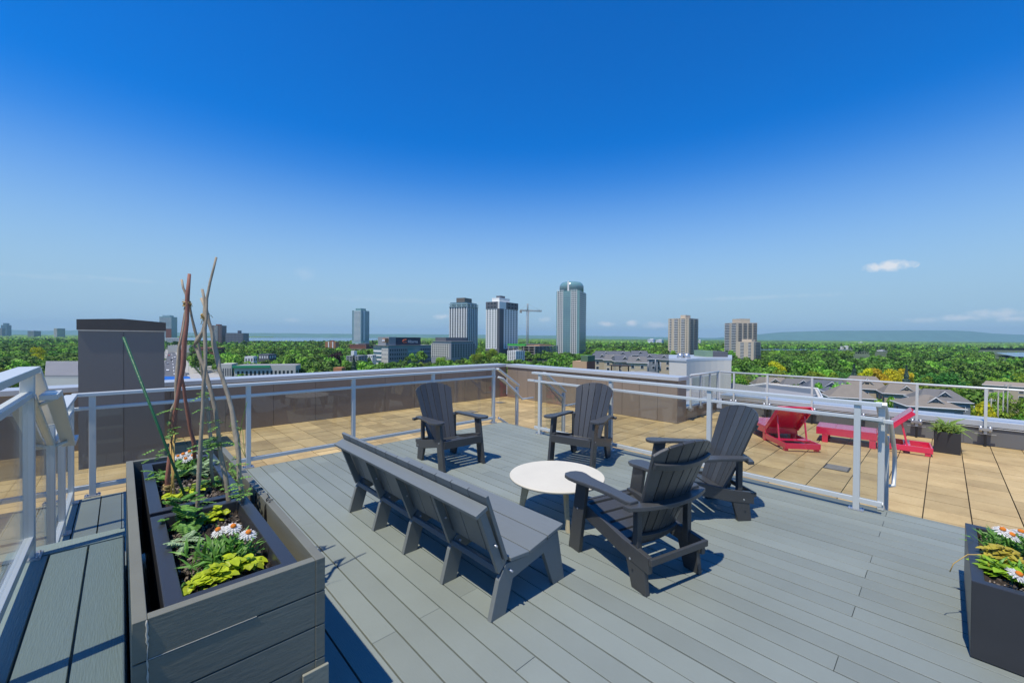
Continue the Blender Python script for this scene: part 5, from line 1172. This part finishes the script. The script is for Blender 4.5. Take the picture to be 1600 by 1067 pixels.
# ------------------------------------------------------------------ houses
def house(name, label, x, y_eave, D, w, d, yaw, wall, roof, wallh=5.5, rise=2.6, hip=.5, dormer=True, trim=True, z0=None, gw=0, cat='house', group=None):
    p = atd(x, y_eave, D); ze = p[2]; z0 = G if z0 is None else z0; t = thing(name, label, cat, (p[0], p[1], G), 0, group)
    vd = ray(x, horizon(x)); vd = np.array([vd[0], vd[1], 0]); vd /= np.linalg.norm(vd); r = np.array([vd[1], -vd[0], 0]); c_, s_ = math.cos(math.radians(yaw)), math.sin(math.radians(yaw))
    u = r * c_ + vd * s_; v = -r * s_ + vd * c_; O = np.array([p[0], p[1], 0]) + v * d / 2
    MB().obox(O + UP * (z0 + ze) / 2, u, v, UP, w / 2, d / 2, (ze - z0) / 2).build('wall', wall, t)
    ov = .5; hw, hd = w / 2 + ov, d / 2 + ov; rl = hw - hip * hd
    V = [O - u * hw - v * hd, O + u * hw - v * hd, O + u * hw + v * hd, O - u * hw + v * hd]; V = [a + UP * (ze + .02) for a in V] + [O - u * rl + UP * (ze + rise), O + u * rl + UP * (ze + rise)]
    mb = MB(); mb.add(V, [(0, 1, 5, 4), (1, 2, 5), (2, 3, 4, 5), (3, 0, 4), (3, 2, 1, 0)]); rf = mb.build('roof', roof, t)
    mb = MB(); mb.tube([a + UP * -.02 for a in V[:4]] + [V[0] - UP * .02], .13, 4, smooth=False); mb.build('eaves_trim', WTRIM if trim else roof, t)
    if dormer:
        dw, dh = w * .16, rise * .55; c = O - v * (hd * .62) + u * w * .05; z = ze + rise * .28
        A_ = [c - u * dw + UP * z, c + u * dw + UP * z, c + UP * (z + dh)]; B_ = [a + v * hd * .62 for a in A_]; mb = MB(); mb.add(A_ + B_, [(0, 3, 5, 2), (1, 2, 5, 4)]); 
        A2 = [a + UP * .15 - v * .25 for a in A_]; B2 = [a + UP * .15 for a in B_]; mb.add(A2 + B2, [(0, 2, 5, 3), (2, 1, 4, 5)]); dr = mb.build('dormer', roof, t)
        mb = MB(); mb.add(A_, [(0, 1, 2)]); mb.build('gable_wall', wall, t); mb = MB(); k = .45; m0 = sum(A_) / 3 - v * .06; mb.add([m0 - u * dw * .3 - UP * dh * .2, m0 + u * dw * .3 - UP * dh * .2, m0 + u * dw * .3 + UP * dh * .15, m0 - u * dw * .3 + UP * dh * .15], [(0, 1, 2, 3)]); mb.build('window', WIN, t)
        mb = MB(); mb.tube([A2[0], A2[2], A2[1]], .12, 4); mb.build('gable_trim', WTRIM, t)
    n = max(2, int(w / 3.2))
    for i in range(n):
        for zz in ((ze - 1.7), (ze - 4.4)):
            if zz - 1 < z0: continue
            c = O - v * (d / 2 + .03) + u * (-w / 2 + (i + .5) * w / n) + UP * zz; f = MB().obox(c, u, v, UP, .75, .05, .8).build('window', WTRIM, t); MB().obox(c - v * .03, u, v, UP, .62, .05, .67).build('pane', WIN, f)
    for i in range(2):
        c = O - u * (w / 2 + .03) + v * ((i - .5) * d * .5) + UP * (ze - 1.7); MB().obox(c, v, u, UP, .6, .05, .7).build('window', WIN, t)
    return t
HS = 'houses beyond the low roof-edge wall'
house('brown_roof_house', 'far brown-roofed house with a small gable at the left end of the house row', 1210, 603, 165, 13, 9, 14, SIDING, ROOFB, rise=3.2, group=HS)
house('grey_roof_house', 'wide grey-roofed house behind the flat grey roof, second in the row', 1254, 606, 158, 13, 10, 14, SIDINGG, ROOFG, rise=3.2, group=HS)
house('slate_roof_house', 'slate-roofed house with white rooftop sign box and pale gable, above the brick porch', 1298, 610.5, 140, 13.5, 11, 12, SIDINGG, ROOFS, rise=3.2, group=HS)
house('brick_house', 'small red brick house front with white windows among the grey roofs', 1305, 612.5, 128, 5.2, 6, 12, BRICK, ROOFS, rise=1.2, dormer=False, group=HS)
house('brown_roof_house', 'large brown hipped roof house left of the middle guard post', 1353, 608, 142, 11.5, 10, 10, SIDING, ROOFB, rise=4.2, group=HS)
house('brown_roof_house', 'nearer brown roofed wing spreading left below the large brown hipped roof', 1331, 622, 112, 9.5, 8, 14, SIDING, ROOFB, rise=3.4, dormer=False, hip=.9, group=HS)
house('beige_house', 'beige walled house with brown roof and a small arched gable, right of the bushes', 1415, 616.5, 130, 10, 9, 12, SIDING, ROOFB, rise=3.0, group=HS)
house('grey_roof_house', 'grey gabled house with white garage band at the right end of the row', 1476, 627.5, 112, 10, 10, 18, SIDINGG, ROOFG, rise=2.9, group=HS)
house('grey_roof_house', 'closest grey-brown roof at the bottom of the row by the square planter', 1462, 637, 92, 9, 9, 20, SIDINGG, ROOFB, rise=2.4, hip=.9, group=HS)
house('long_roof_house', 'long pale brown roof alone among trees near the utility poles', 1572, 603.5, 170, 12, 8, 0, SIDING, mat('pale_shingle', (.3, .25, .2), rough=.9), rise=1.6, dormer=False, hip=.2, group=HS)
fb = thing('flat_roof_building', 'flat grey roofed building with pale edge in front of the house row', 'building', (*atz(1240, 620, -8)[:2], G)); q = [atz(x, y, -6.5) for x, y in [(1150, 640), (1285, 622), (1278, 608), (1196, 600), (1150, 606)]]
mb = MB(); mb.add([*q, *[np.array([p[0], p[1], G]) for p in q]], [(0, 1, 2, 3, 4)] + [(i, 5 + i, 5 + (i + 1) % 5, (i + 1) % 5) for i in range(5)]); mb.build('wall', STUCCO, fb); mb = MB(); mb.tube([p + UP * .1 for p in q + [q[0]]], .13, 4); mb.build('roof_edge', WTRIM, fb); mb = MB(); cq = np.mean(q, 0); mb.add([p * .92 + cq * .08 + UP * .05 for p in q], [(0, 1, 2, 3, 4)]); mb.build('roof', mat('dark_membrane', (.12, .14, .16), rough=.8), fb)
# townhouses below the skyline
TH = 'townhouses beyond the taupe parapet'
for i, (x, y, D, w, wl, rf) in enumerate([(940, 561, 205, 8, SIDING, ROOFS), (957, 563, 198, 8, SIDING, ROOFG), (946, 556, 240, 11, SIDING, ROOFS), (972, 556, 240, 10, SIDINGG, ROOFS), (976, 565, 190, 8, SIDING, ROOFS), (996, 567, 182, 8, SIDING, ROOFG), (1014, 561, 215, 9, SIDINGG, ROOFS), (1036, 562, 215, 9, SIDING, ROOFS), (1000, 555, 260, 10, SIDINGG, ROOFS)]):
    house('townhouse', ['cream gabled townhouse at the left front of the townhouse rows', 'cream townhouse second from the tan building in the front row', 'long slate roof townhouse row behind the left front gables', 'slate roofed grey townhouses in the middle back row', 'cream townhouse with white gables in the middle of the front row', 'cream townhouse at the right of the front row, just above the pergola', 'grey townhouses right of the middle row behind the vent pipes', 'cream townhouse nearest the beige tower and the stucco block', 'rearmost slate roofed townhouse row under the trees'][i], x, y, D, w, 9, (8, -6, 10, 4, 12, 0, 6, -4, 8)[i], wl, rf, wallh=5, rise=2.7, hip=.15, group=TH)
# distant white buildings dotted in the far trees
for i, (x0, x1, yt, D) in enumerate([(1012, 1024, 530, 1900), (1025, 1037, 531, 1900), (1091, 1096, 531.5, 1500), (1341, 1349, 535, 2100), (1370, 1384, 547.5, 1100), (1313, 1330, 541.5, 1300), (1290, 1302, 546, 1150), (1530, 1544, 540, 1600), (1562, 1578, 541, 1600), (1595, 1606, 540, 1600), (1508, 1516, 539.5, 1700), (1336, 1357, 555, 900)]):
    simple('white_building', ['white low building, left of a pair in the far trees between the towers', 'white low building, right of a pair in the far trees between the towers', 'tiny white gable beside the first beige tower', 'tiny pale roof high in the far trees under the blue hills', 'white house with peaked roof in the trees by the small pond', 'white block with pale roof at the left end of the far riverside', 'pale low roof near the river strip right of the stepped beige tower', 'white house with twin bays in the far right trees', 'white four-bay house in the far right trees by the river', 'white house at the right edge of the far trees', 'small white roof left of the twin-bay house in the far right trees', 'long low white roof in the middle of the right-hand woods'][i], 'building', x0, x0 + (x1 - x0) * .72, x1, yt, D, 15, WTRIM, (4, 2), 2, z0=14, wf=.5, hf=.5, cap=(OBRICK if i in (7, 8, 9) else WTRIM, 2.2, .1, .6, .2, .8)).done()
# utility poles and wires on the right
UPG = 'utility poles in the right-hand trees'
up = []
for i, (x, yb, yt, D) in enumerate([(1529, 655, 632, 95), (1549, 652, 622, 105), (1560, 652, 606, 110), (1568, 646, 606, 118), (1575, 632, 599, 130)]):
    p = atd(x, yt, D); t = thing('utility_pole', ['shortest pale utility pole in front of the yellow bush', 'utility pole with crossarm right of the yellow bush', 'tall utility pole, left of the close pair under the guard rail', 'tall utility pole, right of the close pair under the guard rail', 'farthest utility pole beside the long pale brown roof'][i], 'utility pole', (p[0], p[1], G), 0, UPG)
    MB().tube([(p[0], p[1], G), p], [.2, .13], 8).build('pole', mat('weathered_pole', (.38, .36, .31), rough=.9), t); MB().beam(p - UP * .7 - _R * 1.2, p - UP * .7 + _R * 1.2, .14, .14).build('crossarm', MATS['weathered_pole'], t)
    mb = MB(); [mb.tube([p - UP * .62 + _R * s, p - UP * .3 + _R * s], .08, 6) for s in (-1, -.4, .4, 1)]; mb.build('insulator', WTRIM, t); up.append(p)
mb = MB()
for a, c in zip(up[:-1], up[1:]):
    for s in (-1, .4, 1): mb.tube([a + (c - a) * k / 6 - UP * (.3 + 1.2 * (k / 6) * (1 - k / 6)) + _R * s for k in range(7)], .025, 4)
tag(mb.build('power_line', BLACK), 'sagging power lines strung between the utility poles on the right', 'cable')
mb = MB()
for y in (551, 557.5): mb.tube([atd(x, y + .6 * math.sin((x + 20) / 160 * 3.14), 150) for x in np.linspace(-60, 135, 14)], .05, 4)
tag(mb.build('power_line', BLACK), 'two power lines crossing the trees left of the clad roof shaft', 'cable')
# ------------------------------------------------------------------ trees
def crown_cloud(n, H, R, lobes, leaf, conical=False, seed=0, low=.28):
    """leaf clumps spread over overlapping lobes: returns verts (n*4,3), a tint per face"""
    g = np.random.default_rng(seed); C = []
    for k in range(lobes):
        a = g.uniform(0, 6.283); h = g.uniform(low + .1, .86); rr = R * (.62 * math.sqrt(g.random())) * (1 - .5 * max(0, h - .6))
        C.append((rr * math.cos(a), rr * math.sin(a), h * H, R * g.uniform(.32, .55) * (1 - .35 * max(0, h - .55))))
    C.append((0, 0, .6 * H, R * .62)); C = np.array(C)
    w = C[:, 3] ** 2; w /= w.sum(); k = g.choice(len(C), n, p=w); d = g.normal(0, 1, (n, 3)); d /= np.linalg.norm(d, axis=1, keepdims=True)
    d[:, 2] = np.where(d[:, 2] < -.35, -d[:, 2], d[:, 2]); rad = C[k, 3] * g.uniform(.72, 1.06, n)
    c = C[k, :3] + d * rad[:, None] * np.array([1, 1, .85])
    if conical:
        t = g.random(n) ** .7; a = g.uniform(0, 6.283, n); rr = R * (1 - t) * g.uniform(.55, 1.05, n) * (1 + .25 * np.sin(t * 60)); c = np.stack([rr * np.cos(a), rr * np.sin(a), H * (.1 + .9 * t)], 1); d = np.stack([np.cos(a), np.sin(a), np.full(n, .3)], 1)
    nr = d + g.normal(0, .55, (n, 3)); nr /= np.linalg.norm(nr, axis=1, keepdims=True); u = np.cross(nr, g.normal(0, 1, (n, 3))); u /= np.linalg.norm(u, axis=1, keepdims=True); v = np.cross(nr, u)
    s = leaf * g.uniform(.55, 1.25, n)[:, None]; q = g.uniform(.6, 1.1, (4, n, 1))
    V = np.stack([c + u * s * q[0], c + v * s * q[1] * .8, c - u * s * q[2], c - v * s * q[3] * .8], 1).reshape(-1, 3)
    tint = np.repeat(g.uniform(.65, 1.35, n), 1) * (1 + .25 * g.normal(0, .6, len(C))[k])
    return V, tint
def quads_mesh(name, V, tint, m):
    n = len(V) // 4; me = bpy.data.meshes.new(name); me.vertices.add(len(V)); me.vertices.foreach_set('co', V.astype(np.float32).ravel()); me.loops.add(4 * n); me.loops.foreach_set('vertex_index', np.arange(4 * n, dtype=np.int32))
    me.polygons.add(n); me.polygons.foreach_set('loop_start', np.arange(0, 4 * n, 4, dtype=np.int32)); me.polygons.foreach_set('loop_total', np.full(n, 4, np.int32)); me.materials.append(m)
    a = me.attributes.new('tint', 'FLOAT', 'FACE'); a.data.foreach_set('value', np.clip(tint, .3, 1.9).astype(np.float32)); me.update(); me.validate(); return me
def fol(name, c, tr=.22, orr=.22): return mat(name, c, rough=.6, noise=.1, nscale=.4, tint=1., transl=tr, objrand=orr, spec=.25, huevar=.07)
FOL = {'mid': fol('foliage_mid', (.18, .31, .025)), 'dark': fol('foliage_dark', (.085, .19, .028)), 'light': fol('foliage_light', (.3, .48, .045)), 'yellow': fol('foliage_yellow', (.6, .56, .02), orr=.08), 'purple': fol('foliage_purple', (.06, .03, .035)), 'spruce': fol('foliage_spruce', (.10, .17, .13)), 'far': mat('foliage_far', (.175, .30, .026), rough=.7, noise=.1, nscale=.02, coord='World', tint=1., transl=.15, noise2=.22, n2scale=.006, huevar=.06)}
BARK = mat('bark', (.09, .07, .05), rough=.95, noise=.2, nscale=3)
def trunk_mesh(H, R, seed):
    g = np.random.default_rng(seed); mb = MB(); mb.tube([(0, 0, 0), (.1, .05, H * .3), (0, .1, H * .55)], [.3, .22, .13], 7)
    for k in range(5):
        a = g.uniform(0, 6.28); mb.tube([(.08, .05, H * (.26 + .05 * k)), (R * .35 * math.cos(a), R * .35 * math.sin(a), H * (.45 + .05 * k)), (R * .6 * math.cos(a), R * .6 * math.sin(a), H * (.6 + .05 * k))], [.13, .08, .04], 5)
    me = bpy.data.meshes.new('trunk'); me.from_pydata(mb.v, [], mb.f); me.materials.append(BARK); return me
PROTO = {}
def proto(kind, i):
    if (kind, i) not in PROTO:
        sd = 100 + 10 * i + len(kind); con = kind == 'spruce'; H, R = (10, 2.4) if con else (10, (4.2, 5.0, 4.6, 3.7, 5.3)[i])
        V, t = crown_cloud(2600, H, R, 7 + 2 * i, .34 if not con else .32, con, sd); PROTO[(kind, i)] = (quads_mesh('crown', V, t, FOL[kind]), trunk_mesh(H, R, sd))
    return PROTO[(kind, i)]
NTREE = 0
def tree(x, y, z, kind, sc, label, group, i=None):
    global NTREE; NTREE += 1
    i = rng.integers(0, 5) if i is None else i; cm, tm = proto(kind, int(i)); nm = {'spruce': 'spruce_tree', 'purple': 'purple_leaf_tree', 'yellow': 'yellow_tree'}.get(kind, 'leafy_tree')
    t = thing(nm, label, 'tree', (x, y, z), rng.uniform(0, 6.28), group); t.scale = (sc * rng.uniform(.9, 1.15), sc * rng.uniform(.9, 1.15), sc * rng.uniform(.85, 1.15))
    for n_, me in (('crown', cm), ('trunk', tm)):
        o = bpy.data.objects.new(n_, me); COL.objects.link(o); o.parent = t
    return t
# photo rectangles that must stay open (x0, x1, y0, y1, distance of the thing seen there)
KEEP = [(1200, 1500, 590, 660, 95), (1200, 1245, 586, 612, 165), (1240, 1300, 590, 612, 158), (1285, 1325, 592, 625, 128), (1330, 1385, 590, 615, 142), (1385, 1460, 598, 636, 130), (1440, 1500, 612, 650, 100), (1548, 1596, 592, 604, 170), (1510, 1585, 600, 660, 95), (1150, 1290, 598, 640, 80), (930, 1046, 552, 562, 236), (930, 1046, 560, 580, 175), (893, 932, 553, 580, 120), (1044, 1092, 495, 558, 580), (1130, 1192, 500, 560, 560),
        (584, 680, 527, 566, 430), (674, 745, 527, 561, 400), (757, 811, 460, 553, 555), (792, 872, 537, 563, 470), (868, 918, 436, 549, 600), (548, 588, 482, 546, 980), (506, 532, 531, 545, 760), (258, 294, 545, 606, 900), (300, 350, 572, 594, 300), (260, 304, 538, 545, 600), (298, 354, 541, 551, 600), (328, 392, 505, 538, 1200), (345, 480, 562, 583, 245), (402, 434, 551, 561, 390), (380, 404, 555, 563, 330), (60, 145, 560, 610, 70), (540, 576, 548, 562, 330), (520, 542, 572, 582, 240), (572, 590, 552, 560, 420),
        (280, 560, 525, 533.5, 2600), (915, 1048, 535, 543.5, 1000), (1185, 1332, 544, 547.5, 1000), (1555, 1700, 550, 558, 900), (1368, 1386, 546, 555, 1090), (1528, 1610, 538, 550, 1500), (1310, 1332, 540, 548, 1290), (1334, 1359, 553, 559, 880)]
def blocked(P, H, R):
    q = P - EYEP; d = q @ F2
    if d < 40: return True
    def row(z): return 533.5 + FPX * ((np.array([P[0], P[1], z]) - EYEP) @ D3) / d
    x = 800 + FPX * (q @ R3) / d; hw = R / d * FPX; yt, yb = row(P[2] + H), row(P[2])
    for x0, x1, y0, y1, dd in KEEP:
        if d < dd + 12 and x + hw * .8 > x0 and x - hw * .8 < x1 and yt < y1 - 1 and yb > y0: return True
    return False
def zone(x):
    if x < 245: return 0
    if x < 600: return 1
    if x < 900: return 2
    if x < 1200: return 3
    return 4
ZN = ['left of the clad roof shaft', 'beyond the long brown parapet', 'in front of the skyline towers', 'below the beige towers', 'in the woods on the right beyond the guard rail']
KN = {'mid': 'mid green broad-leaved tree', 'dark': 'dark green broad-leaved tree', 'light': 'bright light green tree'}
placed = []
def try_tree(x, d, kind, sc):
    a = azx(x); P = polar(a, d / math.cos(a)); P = np.array([P[0], P[1], G])
    if blocked(P, 10 * sc, 4.6 * sc): return False
    for q, r in placed:
        if (q[0] - P[0]) ** 2 + (q[1] - P[1]) ** 2 < (2.9 * (sc + r)) ** 2: return False
    placed.append((P, sc)); return P
# named, hand-placed trees first
for (x, yt, d, kind, H, lab) in [(1352, 576.5, 185, 'yellow', 9.5, 'golden yellow tree, leftmost of the yellow clump above the brown roofs'), (1374, 577, 190, 'yellow', 10, 'golden yellow tree in the middle of the yellow clump above the brown roofs'), (1398, 579, 192, 'yellow', 9.5, 'golden yellow tree right of centre in the yellow clump above the brown roofs'), (1416, 577, 205, 'yellow', 10, 'yellow tree at the right end of the yellow clump above the brown roofs'), (1214, 566, 260, 'yellow', 10, 'small yellow tree beside the grey stucco rooftop block'), (1540, 629, 88, 'yellow', 8, 'yellow bush-like tree in front of the utility poles'), (60, 544.5, 330, 'yellow', 11, 'bright yellow tree left of the clad roof shaft'),
                                (1335, 571, 175, 'spruce', 14, 'tall blue-grey spruce left of the yellow clump'), (1417, 574, 172, 'spruce', 13, 'blue-grey spruce in front of the right end of the yellow clump'), (523, 551, 290, 'purple', 13, 'dark purple-leaved tree beyond the parapet'), (553, 557, 225, 'spruce', 14, 'narrow dark spruce beside the modern house'),
                                (1386, 617, 105, 'mid', 8, 'round green bush-like tree left of the beige house'), (1428, 622, 100, 'mid', 7, 'bushy green tree in front of the beige house'), (1283, 597, 138, 'mid', 9, 'green tree between the wide grey roof and the slate-roofed house'), (1238, 596, 150, 'dark', 9, 'dark green tree between the far brown roof and the wide grey roof'), (1322, 601, 122, 'light', 8, 'small bright green tree beside the little red brick house'), (1447, 606, 118, 'dark', 9, 'dark green tree between the beige house and the grey gabled house'), (1367, 622, 118, 'light', 8, 'light green tree between the brown wing and the beige house'), (657, 565, 330, 'light', 11, 'yellow-green tree in front of the navy-signed offices'), (690, 558, 330, 'light', 12, 'large light green tree between the offices and the striped tower'), (769, 546, 380, 'mid', 14, 'large round green tree at the foot of the charcoal-cornered tower'), (754, 549, 385, 'light', 13, 'light green tree left of the large round one near the charcoal-cornered tower'), (745, 553, 360, 'mid', 12, 'green tree at the foot of the striped tower')]:
    a = azx(x); dd = d; P = polar(a, dd / math.cos(a)); P = np.array([P[0], P[1], G]); ztop = zrow(x, yt, dd); H2 = ztop - G
    t_ = tree(P[0], P[1], G, kind, 1., lab, None); sx = H / 10 if kind != 'spruce' else H / 12; t_.scale = (sx, sx, H2 / 10 / .97); placed.append((P, H / 10 * .8))
NAMED = NTREE
cand = []
for d0, d1, n in [(62, 130, 2600), (130, 260, 4200), (260, 430, 4200)]:
    for _ in range(n): cand.append((rng.uniform(-60, 1660), d0 + (d1 - d0) * math.sqrt(rng.random())))
cand.sort(key=lambda c: c[1])
for x, d in cand:
    if NTREE - NAMED >= 296: break
    # rows hidden by the parapets need no trees
    ytop = horizon(x) + FPX * (EYE - G - 13) / d; ylim = np.interp(x, [0, 120, 121, 258, 259, 800, 1040, 1046, 1130, 1230, 1420, 1600], [600, 600, 490, 490, 590, 565, 578, 556, 590, 625, 640, 660])
    if ytop > ylim: continue
    r = rng.random(); kind = ('dark' if r < .42 else 'mid' if r < .85 else 'light') if x > 1150 else ('dark' if r < .2 else 'mid' if r < .72 else 'light'); sc = rng.uniform(.6, 1.45) if x > 1100 else rng.uniform(.55, 1.2)
    P = try_tree(x, d, kind, sc)
    if P is False: continue
    tree(P[0], P[1], G, kind, sc, KN[kind] + ' ' + ZN[zone(x)], 'trees ' + ZN[zone(x)] + ', ' + kind)
dmax = max([np.linalg.norm(p[:2]) for p, _ in placed[NAMED:]] + [0]); print('trees', NTREE, 'to', dmax)
# the wood beyond, one mass: leafy crowns thinning into canopy
P_all = []; VT = [crown_cloud(430, 10, 4.9, 8, .78, False, 900 + k) for k in range(6)]; VT2 = [crown_cloud(44, 10, 5.0, 5, 2.4, False, 950 + k) for k in range(6)]
Vs, Ts = [], []; cnt = 0; lastr = {}
cells = {}
def near(P, r):
    k = (int(P[0] // 9), int(P[1] // 9))
    for i in (-1, 0, 1):
        for j in (-1, 0, 1):
            for q in cells.get((k[0] + i, k[1] + j), ()):
                if (q[0] - P[0]) ** 2 + (q[1] - P[1]) ** 2 < r * r: return True
    cells.setdefault(k, []).append(P); return False
for p, _ in placed: cells.setdefault((int(p[0] // 9), int(p[1] // 9)), []).append(p)
for d0, d1, n, lod in [(90, 430, 6000, 0), (430, 760, 5200, 0), (760, 1700, 13000, 1)]:
    for _ in range(n):
        x = rng.uniform(-70, 1670); d = math.sqrt(rng.uniform(d0 * d0, d1 * d1)); a = azx(x); P = polar(a, d / math.cos(a)); P = np.array([P[0], P[1], G]); sc = rng.uniform(.6, 1.5)
        if d < 430:
            ytop = horizon(x) + FPX * (EYE - G - 13) / d
            if ytop > np.interp(x, [0, 120, 121, 258, 259, 800, 1040, 1046, 1130, 1230, 1420, 1600], [600, 600, 490, 490, 590, 565, 578, 556, 590, 625, 640, 660]): continue
        if blocked(P, 10 * sc, 4.6 * sc) or near(P, 5.5 * sc if d < 760 else 5.5): continue
        V, t = (VT if lod == 0 else VT2)[rng.integers(0, 6)]; c, s = math.cos(d * 7), math.sin(d * 7); W_ = V.copy(); W_[:, 0], W_[:, 1] = V[:, 0] * c - V[:, 1] * s, V[:, 0] * s + V[:, 1] * c
        Vs.append(W_ * [sc, sc, sc * rng.uniform(.85, 1.1)] + P); k = rng.choice([.5, .7, .95, 1.25, 1.7], p=[.2, .24, .26, .18, .12]); Ts.append(t * k); cnt += 1
V = np.concatenate(Vs); T_ = np.concatenate(Ts); me = quads_mesh('woods', V, T_, FOL['far']); o = bpy.data.objects.new('woods', me); COL.objects.link(o); tag(o, 'continuous green wood stretching from the near rooftops towards the horizon', 'woods', kind='stuff'); print('wood crowns', cnt)
# canopy sheet out to the horizon, broken by the river
na, nr_ = 900, 150; az = np.linspace(azx(-120), azx(1720), na); rr = np.exp(np.linspace(math.log(1350), math.log(9000), nr_)); g = np.random.default_rng(5)
hgt = 5 + 13 * g.random((nr_, na)) ** 1.3; AZ, RR = np.meshgrid(az, rr); X = np.tan(AZ) * FPX + 800
px = RR * np.cos(AZ)[..., ] if False else RR
Xw = (RR[..., None] * (_F[None, None] + np.tan(AZ)[..., None] * _R[None, None]))
# lower the canopy to nothing over the water
for (x0, x1, y0, y1) in [(280, 655, 526.8, 534), (905, 1060, 535, 544), (1180, 1340, 544, 548), (1550, 1720, 550, 560)]:
    row = horizon(X) + FPX * (EYE - G - 5.5) / RR; hgt = np.where((X > x0) & (X < x1) & (row > y0) & (row < y1), .0, hgt)
    row2 = horizon(X) + FPX * (EYE - G - 11) / RR; hgt = np.where((X > x0) & (X < x1) & (row > y0) & (row2 < y1), np.minimum(hgt, 3.), hgt)
Xw[..., 2] = G + hgt; Xw = Xw.reshape(-1, 3)
idx = np.arange(nr_ * na).reshape(nr_, na); Q = np.stack([idx[:-1, :-1], idx[:-1, 1:], idx[1:, 1:], idx[1:, :-1]], -1).reshape(-1, 4)
def patches(k0, k1, lo, hi):
    c = g.uniform(lo, hi, (nr_ // k0 + 2, na // k1 + 2)); a_ = np.arange(nr_ - 1)[:, None] / k0; b_ = np.arange(na - 1)[None] / k1; i, j = a_.astype(int), b_.astype(int); fa, fb = a_ - i, b_ - j
    return c[i, j] * (1 - fa) * (1 - fb) + c[i + 1, j] * fa * (1 - fb) + c[i, j + 1] * (1 - fa) * fb + c[i + 1, j + 1] * fa * fb
tv = patches(3, 14, .35, 1.35) * patches(9, 60, .6, 1.3) * g.uniform(.6, 1.35, (nr_ - 1, na - 1))
me = quads_mesh('far_canopy', Xw[Q.ravel()], tv.ravel(), FOL['far']); o = bpy.data.objects.new('far_canopy', me); COL.objects.link(o); tag(o, 'distant tree canopy fading to the horizon', 'woods', kind='stuff')
# ------------------------------------------------------------------ haze
HAZE = True
if HAZE:
    M = bpy.data.materials.new('haze_air'); M.use_nodes = True; t = M.node_tree; t.nodes.clear(); o_ = t.nodes.new('ShaderNodeOutputMaterial'); pv_ = t.nodes.new('ShaderNodeVolumePrincipled')
    pv_.inputs['Color'].default_value = (.50, .78, .97, 1); pv_.inputs['Density'].default_value = 6e-5; pv_.inputs['Anisotropy'].default_value = .1
    t.links.new(pv_.outputs[0], o_.inputs['Volume'])
    mb = MB(); mb.box(-17000, 17000, -17000, 17000, GROUND - 1.5, 330); o = mb.build('haze', M); tag(o, 'thin blue haze over the distant city', 'haze', kind='stuff')
